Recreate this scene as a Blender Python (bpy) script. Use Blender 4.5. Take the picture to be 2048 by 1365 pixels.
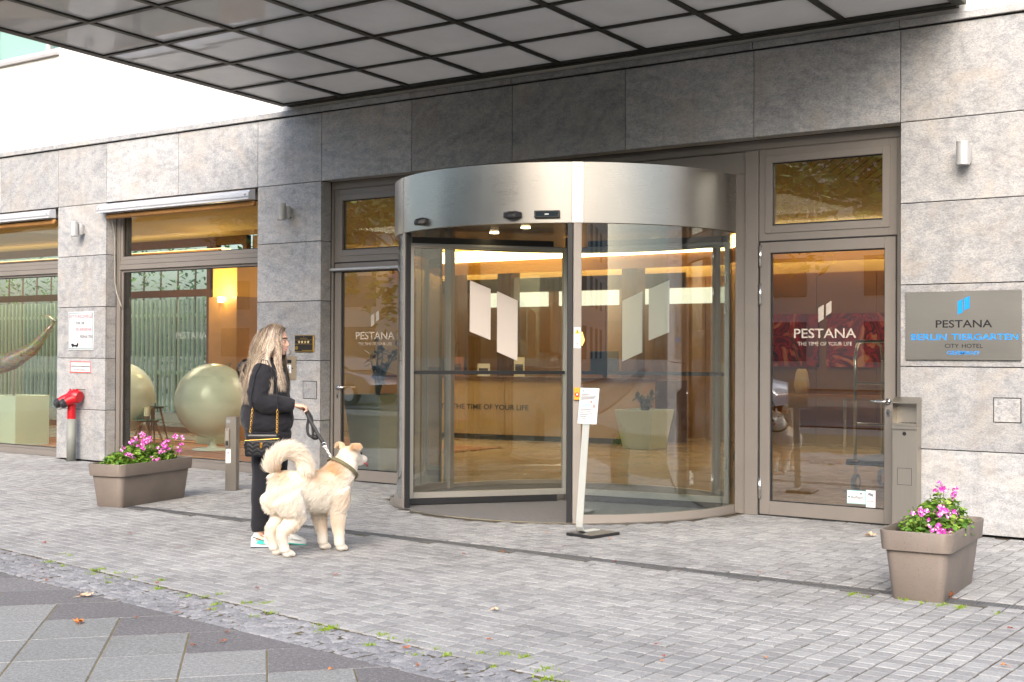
import bpy, bmesh, math, random
import numpy as np
from mathutils import Vector, Matrix
from math import sin, cos, radians as R, pi, atan2, sqrt

for o in list(bpy.data.objects):
    bpy.data.objects.remove(o)
SC = bpy.context.scene
COL = SC.collection
random.seed(7)
RNG = np.random.default_rng(7)

# ---------------------------------------------------------------- camera
cd = bpy.data.cameras.new('camera'); cam = bpy.data.objects.new('camera', cd); COL.objects.link(cam)
CAM = np.array([5.3122, -11.1824, 1.52]); YAW, PITCH, ROLL, FPX = 0.625414, 0.008774, 0.004557, 2614.72
_f0 = np.array([-sin(YAW), cos(YAW), 0.]); _r0 = np.array([cos(YAW), sin(YAW), 0.])
CF = cos(PITCH)*_f0 + sin(PITCH)*np.array([0, 0, 1.]); _u = np.cross(_r0, CF)
CR = cos(ROLL)*_r0 + sin(ROLL)*_u; CU = np.cross(CR, CF)
m = Matrix.Identity(4)
for i in range(3):
    m[i][0], m[i][1], m[i][2], m[i][3] = CR[i], CU[i], -CF[i], CAM[i]
cam.matrix_world = m
cd.sensor_width = 36; cd.lens = FPX/2048*36; cd.clip_start = 0.1; cd.clip_end = 600
SC.camera = cam
SC.render.resolution_x, SC.render.resolution_y = 1024, 682

# ---------------------------------------------------------------- sky, sun, exposure
SUN_EL, SUN_AZ = R(33), R(157)          # azimuth clockwise from +Y
W = bpy.data.worlds.new('World'); SC.world = W; W.use_nodes = True
nt = W.node_tree; bg = nt.nodes['Background']
sky = nt.nodes.new('ShaderNodeTexSky'); sky.sky_type = 'NISHITA'; sky.sun_disc = False
sky.sun_elevation = SUN_EL; sky.sun_rotation = SUN_AZ
sky.air_density = 1.0; sky.dust_density = 4.0; sky.ozone_density = 1.0
nt.links.new(sky.outputs[0], bg.inputs[0]); bg.inputs[1].default_value = 0.15
sl = bpy.data.lights.new('sun', 'SUN'); sl.energy = 1.0; sl.angle = R(45); sl.color = (1.0, 0.985, 0.97)
so = bpy.data.objects.new('sun', sl); COL.objects.link(so)
sd = Vector((sin(SUN_AZ)*cos(SUN_EL), cos(SUN_AZ)*cos(SUN_EL), sin(SUN_EL)))
so.rotation_euler = sd.to_track_quat('Z', 'Y').to_euler(); so.location = (0, -20, 20)
SC.view_settings.view_transform = 'Standard'; SC.view_settings.look = 'None'
SC.view_settings.exposure = 1.3; SC.view_settings.gamma = 1.0; SC.view_settings.use_curve_mapping = False
SC.render.engine = 'CYCLES'
try:
    SC.cycles.max_bounces = 10; SC.cycles.transparent_max_bounces = 24; SC.cycles.glossy_bounces = 5
    SC.cycles.caustics_reflective = False; SC.cycles.caustics_refractive = False
except Exception: pass

def proj(p):
    d = np.asarray(p, float) - CAM; z = d @ CF
    return 1024 + FPX*(d @ CR)/z, 682.5 - FPX*(d @ CU)/z, z

# ---------------------------------------------------------------- materials
def S(r, g, b):
    f = lambda c: (c/255/12.92) if c/255 <= .04045 else ((c/255+.055)/1.055)**2.4
    return (f(r), f(g), f(b), 1.0)
MATS = {}
class NT:
    def __init__(s, name):
        s.m = bpy.data.materials.new(name); s.m.use_nodes = True; s.t = s.m.node_tree
        s.b = s.t.nodes['Principled BSDF']; s.out = s.t.nodes['Material Output']
    def n(s, typ, **kw):
        nd = s.t.nodes.new('ShaderNode'+typ)
        for k, v in kw.items(): setattr(nd, k, v)
        return nd
    def l(s, a, b): s.t.links.new(a, b)
    def val(s, sock, v):
        if hasattr(v, 'is_output') or isinstance(v, bpy.types.NodeSocket): s.l(v, sock)
        else: sock.default_value = v
    def math(s, op, a, b=0.0, c=None, clamp=False):
        nd = s.n('Math', operation=op); nd.use_clamp = clamp
        s.val(nd.inputs[0], a); s.val(nd.inputs[1], b)
        if c is not None: s.val(nd.inputs[2], c)
        return nd.outputs[0]
    def mix(s, fac, a, b, mode='MIX'):
        nd = s.n('MixRGB', blend_type=mode); s.val(nd.inputs[0], fac); s.val(nd.inputs[1], a); s.val(nd.inputs[2], b)
        return nd.outputs[0]
    def ramp(s, fac, stops):
        nd = s.n('ValToRGB'); s.l(fac, nd.inputs[0]); e = nd.color_ramp.elements
        while len(e) > 1: e.remove(e[-1])
        e[0].position, e[0].color = stops[0][0], stops[0][1]
        for p, c in stops[1:]:
            x = e.new(p); x.color = c
        return nd.outputs[0]
    def noise(s, scale, detail=4, rough=.55, vec=None, dist=0.0):
        nd = s.n('TexNoise'); nd.inputs['Scale'].default_value = scale; nd.inputs['Detail'].default_value = detail
        nd.inputs['Roughness'].default_value = rough; nd.inputs['Distortion'].default_value = dist
        if vec is not None: s.l(vec, nd.inputs['Vector'])
        return nd.outputs['Fac']
    def coord(s, kind='Object'):
        return s.n('TexCoord').outputs[kind]
    def bump(s, h, strength, dist=.01):
        nd = s.n('Bump'); nd.inputs['Strength'].default_value = strength; nd.inputs['Distance'].default_value = dist
        s.l(h, nd.inputs['Height']); s.l(nd.outputs[0], s.b.inputs['Normal'])
def G1(v): return (v, v, v, 1)

def pbr(name, base, rough=.5, metal=0., var=0., vs=6., bump=0., bs=60., spec=None, coat=0., sheen=0.):
    if name in MATS: return MATS[name]
    k = NT(name); b = k.b
    base = tuple(base) if len(base) == 4 else (*base, 1)
    b.inputs['Base Color'].default_value = base
    b.inputs['Roughness'].default_value = rough; b.inputs['Metallic'].default_value = metal
    if spec is not None: b.inputs['Specular IOR Level'].default_value = spec
    if coat: b.inputs['Coat Weight'].default_value = coat
    if sheen: b.inputs['Sheen Weight'].default_value = sheen
    c = k.coord()
    if var:
        n1 = k.noise(vs, 5, .6, c)
        lo = tuple(x*(1-var) for x in base[:3])+(1,); hi = tuple(min(1, x*(1+var)) for x in base[:3])+(1,)
        k.l(k.ramp(n1, [(.3, lo), (.7, hi)]), b.inputs['Base Color'])
        k.l(k.math('ADD', k.math('MULTIPLY', n1, .25), rough-.125, clamp=True), b.inputs['Roughness'])
    if bump: k.bump(k.noise(bs, 4, .6, c), bump, .004)
    MATS[name] = k.m; return k.m

def emis(name, col, strength):
    if name in MATS: return MATS[name]
    k = NT(name); b = k.b; b.inputs['Base Color'].default_value = col
    b.inputs['Emission Color'].default_value = col; b.inputs['Emission Strength'].default_value = strength
    MATS[name] = k.m; return k.m

def glass(name, tint, r0=.05, rough=0.0, power=4.0, wav=0.):
    if name in MATS: return MATS[name]
    k = NT(name); k.t.nodes.remove(k.b)
    tr = k.n('BsdfTransparent'); tr.inputs[0].default_value = tint
    gl = k.n('BsdfGlossy'); gl.inputs['Roughness'].default_value = rough; gl.inputs[0].default_value = (.95, .97, 1, 1)
    lw = k.n('LayerWeight'); lw.inputs[0].default_value = .5
    fac = k.math('ADD', k.math('MULTIPLY', k.math('POWER', lw.outputs['Facing'], power), 1-r0), r0, clamp=True)
    if wav:
        bp = k.n('Bump'); bp.inputs['Strength'].default_value = wav; bp.inputs['Distance'].default_value = .02
        k.l(k.noise(1.3, 1, .4, k.coord()), bp.inputs['Height']); k.l(bp.outputs[0], gl.inputs['Normal'])
    mx = k.n('MixShader'); k.l(fac, mx.inputs[0]); k.l(tr.outputs[0], mx.inputs[1]); k.l(gl.outputs[0], mx.inputs[2])
    k.l(mx.outputs[0], k.out.inputs[0]); MATS[name] = k.m; return k.m

def m_stone():
    k = NT('grey_stone'); oi = k.n('ObjectInfo')
    c = k.coord()
    off = k.n('VectorMath', operation='MULTIPLY_ADD')
    k.l(k.math('MULTIPLY', oi.outputs['Random'], 60.), off.inputs[1]); off.inputs[0].default_value = (1, .7, 1.3); k.l(c, off.inputs[2])
    mp = k.n('Mapping'); k.l(off.outputs[0], mp.inputs[0])
    rot = k.n('CombineXYZ'); k.l(k.math('MULTIPLY', k.math('SUBTRACT', oi.outputs['Random'], .3), 2.4), rot.inputs[1]); k.l(rot.outputs[0], mp.inputs['Rotation'])
    mp.inputs['Scale'].default_value = (1.0, 1.0, 1.8); v = mp.outputs[0]
    big = k.noise(1.5, 8, .62, v, .5); fine = k.noise(20, 8, .78, v, .8); grain = k.noise(62, 5, .75, v)
    warp = k.n('TexWave'); warp.inputs['Scale'].default_value = 1.1; warp.inputs['Distortion'].default_value = 14; warp.inputs['Detail'].default_value = 5
    warp.inputs['Detail Scale'].default_value = 1.6; k.l(v, warp.inputs['Vector'])
    mid = k.noise(5.5, 7, .7, v, .7)
    f = k.math('ADD', k.math('MULTIPLY', big, .20), k.math('ADD', k.math('MULTIPLY', mid, .27), k.math('ADD', k.math('MULTIPLY', fine, .48), k.math('MULTIPLY', warp.outputs['Fac'], .05))))
    base = k.ramp(f, [(.37, S(136, 137, 139)), (.44, S(158, 160, 163)), (.51, S(178, 179, 181)), (.58, S(194, 192, 190)), (.67, S(204, 199, 193))])
    base = k.mix(k.math('MULTIPLY', k.ramp(grain, [(.40, G1(1)), (.54, G1(0))]), .5), base, S(118, 115, 113))
    # warm tint patches
    warm = k.ramp(k.noise(2.3, 4, .6, off.outputs[0], .6), [(.5, G1(0)), (.68, G1(1))])
    base = k.mix(k.math('MULTIPLY', warm, .32), base, S(182, 168, 152))
    # rusty pits
    vo = k.n('TexVoronoi'); vo.inputs['Scale'].default_value = 55; k.l(v, vo.inputs['Vector'])
    pit = k.math('LESS_THAN', k.math('ADD', vo.outputs['Distance'], k.math('MULTIPLY', k.noise(90, 3, .6, v), .3)), .32)
    msk = k.ramp(k.noise(3.1, 5, .6, off.outputs[0], .8), [(.46, G1(0)), (.62, G1(1))])
    pitf = k.math('MULTIPLY', pit, k.math('MULTIPLY', msk, .75))
    base = k.mix(pitf, base, k.ramp(k.noise(30, 2, .5, v), [(.35, S(92, 74, 66)), (.6, S(158, 104, 74))]))
    # a tone of its own for each slab
    tone = k.ramp(oi.outputs['Random'], [(0, G1(.82)), (.5, G1(.96)), (1, G1(1.08))])
    base = k.mix(1.0, base, tone, 'MULTIPLY')
    ms = k.n('Mapping'); ms.inputs['Scale'].default_value = (9, 9, .5); k.l(c, ms.inputs[0])
    stk = k.ramp(k.noise(1.0, 5, .6, ms.outputs[0]), [(.52, G1(0)), (.72, G1(1))])
    base = k.mix(k.math('MULTIPLY', stk, .22), base, S(120, 116, 110))
    k.l(base, k.b.inputs['Base Color']); k.b.inputs['Roughness'].default_value = .48; k.b.inputs['Specular IOR Level'].default_value = .35
    h = k.math('SUBTRACT', k.math('ADD', k.math('MULTIPLY', grain, .3), k.math('MULTIPLY', fine, .3)), k.math('MULTIPLY', pitf, .9))
    k.bump(h, .22, .004); return k.m

def m_render():
    k = NT('white_render'); c = k.coord()
    n = k.noise(.9, 5, .6, c)
    k.l(k.ramp(n, [(.3, S(232, 229, 224)), (.7, S(240, 237, 232))]), k.b.inputs['Base Color'])
    k.b.inputs['Roughness'].default_value = .9; k.bump(k.noise(55, 5, .65, c), .35, .01); return k.m

def m_paver(name, lo, mid, hi, speck=.25, bs=150.):
    k = NT(name); oi = k.n('ObjectInfo'); ge = k.n('NewGeometry'); c = k.coord('Object')
    po = ge.outputs['Position']
    rnd = k.math('FRACT', k.math('ADD', oi.outputs['Random'], ge.outputs['Random Per Island']))
    wear = k.noise(.55, 5, .6, po, .5); mott = k.noise(9, 5, .65, po); gr = k.math('ADD', k.math('MULTIPLY', k.noise(48, 3, .8, po), .55), k.math('MULTIPLY', k.noise(125, 3, .8, po), .45))
    f = k.math('ADD', k.math('ADD', k.math('MULTIPLY', rnd, .26), .03), k.math('ADD', k.math('MULTIPLY', wear, .62), k.math('MULTIPLY', mott, .28)))
    base = k.ramp(f, [(.3, lo), (.6, mid), (.9, hi)])
    base = k.mix(k.math('MULTIPLY', k.ramp(gr, [(.40, G1(1)), (.52, G1(0))]), speck), base, (.06, .06, .065, 1))
    base = k.mix(k.math('MULTIPLY', k.ramp(gr, [(.52, G1(0)), (.64, G1(1))]), speck*.8), base, (.62, .61, .6, 1))
    gv = k.n('TexVoronoi'); gv.inputs['Scale'].default_value = 2.6; k.l(po, gv.inputs['Vector'])
    gum = k.math('LESS_THAN', k.math('ADD', gv.outputs['Distance'], k.math('MULTIPLY', k.noise(40, 2, .5, po), .03)), .075)
    base = k.mix(k.math('MULTIPLY', gum, .35), base, (.07, .065, .06, 1))
    st = k.ramp(k.noise(1.7, 6, .7, po, 1.2), [(.56, G1(0)), (.72, G1(1))])
    base = k.mix(k.math('MULTIPLY', st, .28), base, S(92, 88, 82))
    k.l(base, k.b.inputs['Base Color']); k.b.inputs['Roughness'].default_value = .82; k.b.inputs['Specular IOR Level'].default_value = .3
    k.bump(k.math('ADD', gr, mott), .35, .003); return k.m

def m_joint():
    k = NT('joint_sand'); c = k.n('NewGeometry').outputs['Position']
    n = k.noise(2.2, 5, .6, c); g = k.noise(120, 3, .6, c)
    base = k.ramp(g, [(.3, S(52, 46, 38)), (.7, S(104, 94, 76))])
    ms = k.ramp(n, [(.56, G1(0)), (.66, G1(1))])
    base = k.mix(k.math('MULTIPLY', ms, .55), base, S(96, 96, 40))
    k.l(base, k.b.inputs['Base Color']); k.b.inputs['Roughness'].default_value = 1; k.bump(g, .8, .004); return k.m

def m_steel(name, base, rough=.3, aniso=.6, sc=(1, 1, 90)):
    k = NT(name); c = k.coord(); mp = k.n('Mapping'); mp.inputs['Scale'].default_value = sc; k.l(c, mp.inputs[0])
    n = k.noise(7, 4, .6, mp.outputs[0]); cl = k.noise(1.4, 4, .6, c)
    k.l(k.ramp(n, [(.3, tuple(x*.9 for x in base[:3])+(1,)), (.7, base)]), k.b.inputs['Base Color'])
    k.b.inputs['Metallic'].default_value = 1
    k.l(k.math('ADD', k.math('MULTIPLY', cl, .16), k.math('ADD', k.math('MULTIPLY', n, .1), rough-.13)), k.b.inputs['Roughness'])
    k.b.inputs['Anisotropic'].default_value = aniso
    return k.m

def m_frost(): return pbr('frosted_film', S(222, 216, 206), .7)

STONE = m_stone(); RENDER = m_render()
PAVER = m_paver('concrete_paver', S(120, 120, 121), S(151, 151, 151), S(177, 177, 176), .24)
COBBLE = m_paver('granite_cobble', S(104, 105, 109), S(134, 135, 139), S(166, 166, 168), .26)
SLABL = m_paver('light_granite_slab', S(122, 123, 122), S(138, 139, 137), S(154, 154, 152), .42)
SLABD = m_paver('dark_granite_slab', S(98, 97, 98), S(114, 112, 113), S(132, 130, 130), .42)
JOINT = m_joint()
STEEL = m_steel('brushed_steel', S(174, 170, 164), .3, .3)
STEELD = m_steel('dull_steel', S(150, 145, 138), .38, .3, (60, 60, 1))
ALU = pbr('taupe_aluminium', S(124, 118, 112), .5, .0, .05, 3)
ALUL = pbr('light_aluminium', S(176, 172, 164), .35, .6, .04, 5)
DARK = pbr('black_gasket', (.012, .012, .013), .5)
BLACKM = pbr('black_plastic', (.018, .018, .02), .35)
CHROME = pbr('chrome', (.8, .8, .8), .16, 1)
GLASS = glass('window_glass', (.90, .92, .88, 1), .07)
GLASSR = glass('door_glass', (.80, .82, .78, 1), .22)
GLASSD = glass('drum_glass', (.93, .96, .94, 1), .05)
GREYM = pbr('grey_coated_metal', S(186, 186, 186), .45, .3, .03, 4)
WHITEP = pbr('white_paint', (.78, .78, .77), .5)
FROST = m_frost()

# ---------------------------------------------------------------- mesh helpers
class MB:
    def __init__(s): s.v = []; s.f = []
    def add(s, v, f):
        o = len(s.v); s.v += [tuple(map(float, p)) for p in v]; s.f += [tuple(i+o for i in q) for q in f]; return s
    def box(s, x0, y0, z0, x1, y1, z1):
        return s.add([(x0,y0,z0),(x1,y0,z0),(x1,y1,z0),(x0,y1,z0),(x0,y0,z1),(x1,y0,z1),(x1,y1,z1),(x0,y1,z1)],
                     [(0,3,2,1),(4,5,6,7),(0,1,5,4),(1,2,6,5),(2,3,7,6),(3,0,4,7)])
    def obox(s, c, ax, ay, az):
        c, ax, ay, az = map(np.asarray, (c, ax, ay, az)); P = []
        for k in (-1, 1):
            for i, j in ((-1,-1),(1,-1),(1,1),(-1,1)): P.append(c+i*ax+j*ay+k*az)
        return s.add(P, [(0,3,2,1),(4,5,6,7),(0,1,5,4),(1,2,6,5),(2,3,7,6),(3,0,4,7)])
    def bar(s, a, b, w, h, up=(0,0,1)):
        a, b = np.asarray(a, float), np.asarray(b, float); d = b-a; L = np.linalg.norm(d); d = d/L
        sd = np.cross(d, up); n = np.linalg.norm(sd)
        sd = np.array([1,0,0.]) if n < 1e-6 else sd/n
        u2 = np.cross(sd, d); return s.obox((a+b)/2, d*L/2, sd*w/2, u2*h/2)
    def loft(s, rings, close=True, cap=True):
        n = len(rings[0]); o = len(s.v)
        for r_ in rings: s.v += [tuple(map(float, p)) for p in r_]
        for i in range(len(rings)-1):
            for j in range(n if close else n-1):
                a = o+i*n+j; b = o+i*n+(j+1) % n; s.f.append((a, b, b+n, a+n))
        if cap:
            s.f.append(tuple(o+j for j in reversed(range(n)))); s.f.append(tuple(o+(len(rings)-1)*n+j for j in range(n)))
        return s
    def tube(s, pts, rad, n=8, cap=True, flat=1.0, upv=None):
        pts = [np.asarray(p, float) for p in pts]; rad = [rad]*len(pts) if np.isscalar(rad) else rad
        rings = []; up = None
        for i, p in enumerate(pts):
            d = pts[min(i+1, len(pts)-1)]-pts[max(i-1, 0)]; d = d/(np.linalg.norm(d)+1e-12)
            if up is None:
                up = np.array([0,0,1.]) if upv is None else np.asarray(upv, float)
                if abs(d @ up) > .95: up = np.array([1.,0,0])
            sd = np.cross(d, up); sd /= np.linalg.norm(sd)+1e-12; up = np.cross(sd, d)
            rings.append([p+rad[i]*(cos(2*pi*k/n)*sd+flat*sin(2*pi*k/n)*up) for k in range(n)])
        return s.loft(rings, True, cap)
    def lathe(s, prof, c=(0,0,0), n=24, a0=0, a1=2*pi):
        full = abs(a1-a0-2*pi) < 1e-6; m_ = n if full else n+1
        rings = [[(c[0]+r_*cos(a0+(a1-a0)*k/n), c[1]+r_*sin(a0+(a1-a0)*k/n), c[2]+z) for k in range(m_)] for r_, z in prof]
        return s.loft(rings, full, full)
    def poly(s, pts, thick, nrm):
        nrm = np.asarray(nrm, float); n = len(pts); a = [np.asarray(p, float) for p in pts]; b = [p+nrm*thick for p in a]
        o = len(s.v); s.v += [tuple(p) for p in a+b]
        s.f.append(tuple(o+i for i in range(n))); s.f.append(tuple(o+n+i for i in reversed(range(n))))
        for i in range(n): j = (i+1) % n; s.f.append((o+j, o+i, o+n+i, o+n+j))
        return s
    def grid(s, P):
        a, b = len(P), len(P[0]); o = len(s.v)
        for r_ in P: s.v += [tuple(map(float, p)) for p in r_]
        for i in range(a-1):
            for j in range(b-1): q = o+i*b+j; s.f.append((q, q+1, q+b+1, q+b))
        return s
    def mesh(s, name, bevel=0, seg=1, smooth=False):
        me = bpy.data.meshes.new(name)
        bm = bmesh.new(); vs = [bm.verts.new(p) for p in s.v]; bm.verts.index_update()
        for q in s.f:
            try: bm.faces.new([vs[i] for i in q])
            except ValueError: pass
        bmesh.ops.recalc_face_normals(bm, faces=bm.faces)
        if bevel:
            ed = [e for e in bm.edges if len(e.link_faces) == 2 and e.calc_face_angle(0) > .5]
            bmesh.ops.bevel(bm, geom=ed, offset=bevel, segments=seg, affect='EDGES', profile=.6, clamp_overlap=True)
        bm.to_mesh(me); bm.free()
        if smooth:
            for p in me.polygons: p.use_smooth = True
        return me
    def build(s, name, mat, parent=None, bevel=0, seg=1, smooth=False, local=False):
        return link(name, s.mesh(name, bevel, seg, smooth), mat, parent, local)
def link(name, me, mat, parent=None, local=False):
    o = bpy.data.objects.new(name, me); COL.objects.link(o)
    if mat is not None and not me.materials: me.materials.append(mat)
    if parent is not None:
        o.parent = parent
        if not local:
            t = parent.location if (parent.type == 'EMPTY' and parent.parent is None) else Vector((0, 0, 0))
            o.matrix_parent_inverse = Matrix.Translation(-t)
    return o
def tag(o, label=None, cat=None, group=None, kind=None):
    if label: o['label'] = label
    if cat: o['category'] = cat
    if group: o['group'] = group
    if kind: o['kind'] = kind
    return o
def thing(name, label, cat, loc=(0,0,0), group=None, rz=0):
    o = bpy.data.objects.new(name, None); COL.objects.link(o); o.empty_display_size = .1
    o.location = loc; o.rotation_euler = (0, 0, rz); return tag(o, label, cat, group)
def copy_tree(o, parent=None):
    c = o.copy(); COL.objects.link(c)
    if parent is not None: c.parent = parent
    for ch in list(o.children): copy_tree(ch, c)
    return c
def struct(name, mb, mat, **kw): return tag(mb.build(name, mat, None, **kw), kind='structure')
def B(x0, y0, z0, x1, y1, z1): return MB().box(x0, y0, z0, x1, y1, z1)
def text(body, origin, right, up, width, height, mat, parent, name='lettering', thick=.0015, bold=0.0, local=False):
    cu = bpy.data.curves.new('t', 'FONT'); cu.body = body; cu.extrude = 0.02; cu.offset = bold; cu.resolution_u = 3
    ob = bpy.data.objects.new('t', cu); COL.objects.link(ob)
    me = bpy.data.meshes.new_from_object(ob.evaluated_get(bpy.context.evaluated_depsgraph_get()))
    bpy.data.objects.remove(ob); bpy.data.curves.remove(cu)
    n = len(me.vertices); a = np.empty(n*3); me.vertices.foreach_get('co', a); a = a.reshape(-1, 3)
    lo, hi = a.min(0), a.max(0); a = (a-lo)/(hi-lo)
    rt, up_ = np.asarray(right, float), np.asarray(up, float); nr = np.cross(rt, up_)
    b = np.asarray(origin, float)+np.outer(a[:, 0]*width, rt)+np.outer(a[:, 1]*height, up_)+np.outer(a[:, 2]*thick, nr)
    me.vertices.foreach_set('co', b.ravel()); me.update(); me.name = name
    return link(name, me, mat, parent, local)
# ================================================================ ground
struct('ground', MB().add([(-300,-300,-.06),(300,-300,-.06),(300,300,-.06),(-300,300,-.06)], [(0,1,2,3)]), pbr('far_ground', S(120,116,108), .95, 0, .2, .3))
def edge_slab(x): return -6.27-.115*x
def edge_cob(x): return -5.87-.14*x
pave = struct('pavement', MB().add([(-24,-12,-.009),(12,-12,-.009),(12,.5,-.009),(-24,.5,-.009)], [(0,1,2,3)]), JOINT)
DRAIN_Y0, DRAIN_Y1 = -3.065, -2.945
DCX, DCY, DR = -2.075, .08, 1.80
def chunk(w, l, hgt=.05, ch=.004, jit=0.0, dome=0.0, rng=RNG):
    """a paving block with a chamfered rim, top at z=0"""
    q = np.array([(-w/2,-l/2),(w/2,-l/2),(w/2,l/2),(-w/2,l/2)])
    if jit: q = q+rng.uniform(-jit, jit, (4, 2))
    c = q.mean(0); t = c+(q-c)*(1-2*ch/min(w, l))
    v = [(x, y, -hgt) for x, y in q]+[(x, y, -ch) for x, y in q]+[(x, y, (rng.uniform(-dome, dome)*.4 if dome else 0)) for x, y in t]
    f = [(0,1,5,4),(1,2,6,5),(2,3,7,6),(3,0,4,7),(4,5,9,8),(5,6,10,9),(6,7,11,10),(7,4,8,11)]
    if dome:
        v.append((c[0], c[1], dome)); f += [(8,9,12),(9,10,12),(10,11,12),(11,8,12)]
    else: f.append((8,9,10,11))
    return np.array(v), f
def lay(name, spots, variants, mat, parent, top=300):
    """spots: (x, y, z, rot, variant).  The largest in view are objects, the rest one mesh."""
    P = np.array([[s_[0], s_[1]] for s_ in spots]); d = np.c_[P, np.zeros(len(P))]-CAM
    z = d @ CF; u = 1024+FPX*(d @ CR)/z; vv = 682.5-FPX*(d @ CU)/z
    infr = (u > -5) & (u < 2053) & (vv < 1370); order = np.argsort(np.where(infr, z, 1e6)); near = set(order[:top].tolist())
    mes = []
    for i, (v, f) in enumerate(variants):
        me = bpy.data.meshes.new(name); me.from_pydata([tuple(p) for p in v], [], f); me.materials.append(mat); mes.append(me)
    V, F, o = [], [], 0
    for i, (x, y, zz, a, k) in enumerate(spots):
        if i in near:
            ob = bpy.data.objects.new(name, mes[k]); COL.objects.link(ob); ob.location = (x, y, zz); ob.rotation_euler = (0, 0, a); ob.parent = parent
        else:
            v, f = variants[k]; ca, sa = cos(a), sin(a)
            V.append(np.c_[v[:, 0]*ca-v[:, 1]*sa+x, v[:, 0]*sa+v[:, 1]*ca+y, v[:, 2]+zz]); F += [tuple(q+o for q in t) for t in f]; o += len(v)
    me = bpy.data.meshes.new(name+'_field'); me.from_pydata(np.vstack(V).tolist(), [], F); me.materials.append(mat)
    ob = bpy.data.objects.new(name+'_field', me); COL.objects.link(ob); ob.parent = parent; return tag(ob, kind='stuff')

def inview(x, y, mu=260):
    u, v, z = proj((x, y, 0)); return z > 2 and -mu < u < 2048+mu and v < 1365+220
rg = np.random.default_rng(3)
CW, BL = .1135, .1005
var = [chunk(CW-rg.uniform(.009, .014), BL-rg.uniform(.006, .010), ch=.004, jit=.0012, rng=rg) for _ in range(14)]
varH = [chunk(CW-.008, BL*.5-.004, ch=.003, rng=rg)]
spots = []
nx0, nx1 = -150, 46
for i in range(nx0, nx1):
    xc = i*CW; ph = rg.uniform(0, BL)
    for (ya, yb) in (((edge_cob(xc)+.03, DRAIN_Y0-.006), (DRAIN_Y1+.006, .30)) if xc > -5.4 else ((edge_cob(xc)+.03, .30),)):
        y = ya + (ph*.5 if yb > 0 and xc > -5.4 else rg.uniform(0, .01))
        while y+BL < yb+.03:
            yc = y+BL/2; y += BL
            inrec = (-12.5 < xc < -10.75 or -9.5 < xc < -6.7 or -5.5 < xc < 1.34)
            if yc > -.06 and not inrec: continue
            if yc > .2: continue
            if (xc-DCX)**2+(yc-DCY)**2 < (DR+.075)**2: continue
            if not inview(xc, yc): continue
            spots.append((xc+rg.normal(0, .0012), yc+rg.normal(0, .0008), rg.normal(-.0006, .0011), rg.normal(0, .009), int(rg.integers(14))))
lay('paver', spots, var, PAVER, pave)
# mosaic cobble strip between the block paving and the slabs
a_st = atan2(-.1275, 1.0); cvar = [chunk(rg.uniform(.062, .092), rg.uniform(.062, .074), ch=.009, jit=.008, dome=.004, rng=rg) for _ in range(20)]
cs = []
x = -11.0
for row in range(7):
    x = -11.0+rg.uniform(0, .08)
    while x < 6:
        k = int(rg.integers(20)); t = (row+.5)/7
        y = edge_slab(x)+.012+(edge_cob(x)-edge_slab(x)-.0)*t+rg.normal(0, .006)
        if inview(x, y): cs.append((x, y, rg.normal(-.002, .003), a_st+rg.normal(0, .09), k))
        x += rg.uniform(.078, .094)
lay('cobble', cs, cvar, COBBLE, pave)
# granite slabs laid on the diagonal with pointed dark slabs along the edge
A = np.array([.3635, -.343]); Bv = np.array([.2645, .313]); O = np.array([-.862, -6.434])
def slab(poly, mat, name, dz):
    P = np.array(poly); c = P.mean(0); q = c+(P-c)*(1-.005/np.abs(P-c).max()); q2 = c+(P-c)*(1-.012/np.abs(P-c).max()); n = len(P)
    b = MB(); b.loft([[(x, y, -.05) for x, y in q], [(x, y, -.004+dz) for x, y in q], [(x, y, dz) for x, y in q2]]); b.build(name, mat, pave)
def on_edge(p):
    for i in range(200):
        q = p+Bv*i*.02
        if q[1] > edge_slab(q[0])-.006: return q
    return p
for k in range(-9, 8):
    c0 = O+k*(A+Bv); c1 = c0+A+Bv
    slab([c0, c0+A, c1, on_edge(c1), on_edge(c0)][::1], SLABD, 'dark_slab', rg.normal(0, .0012))
    for d in range(0, 9):
        i, j = k+d, k
        p = O+i*A+(j-1)*Bv+0*A
        poly = [p, p+A, p+A+Bv, p+Bv]
        if any(inview(*q, 330) for q in poly): slab(poly, SLABL, 'light_slab', rg.normal(0, .0012))
bed = MB(); Lq = [(-9, edge_slab(-9)), (5, edge_slab(5))]; bed.add([(-9, -12, -.004), (5, -12, -.004), (5, edge_slab(5)-.004, -.004), (-9, edge_slab(-9)-.004, -.004)], [(0, 1, 2, 3)]); bed.build('slab_bedding', pbr('mossy_sand', S(112, 100, 66), 1, 0, .3, 14), pave)
# drain channel along the facade
dr = thing('drain_channel', 'narrow dark steel slot drain running across the paving in front of the entrance', 'drain', (-1, -3.0, 0))
DM = pbr('galvanised_grate', S(112, 114, 117), .55, .5, .15, 8)
for side in (DRAIN_Y0, DRAIN_Y1-.008): B(-5.34, side, -.06, 4.6, side+.008, .001).build('rail', DM, dr)
B(-5.34, DRAIN_Y0, -.075, 4.6, DRAIN_Y1, -.06).build('channel_bed', pbr('channel_dirt', (.05, .046, .04), .9), dr)
for sgm in range(10):
    x0 = -5.34+sgm*.994; b = MB()
    for q in range(40):
        xx = x0+.006+q*.025
        b.box(xx, DRAIN_Y0+.009, -.03, xx+.0165, DRAIN_Y1-.009, -.0015)
    for yy in (-3.035, -3.005, -2.978): b.box(x0+.004, yy-.003, -.028, x0+.996, yy+.003, -.0035)
    tag(b.build('grate', DM, dr), kind='stuff')
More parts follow.
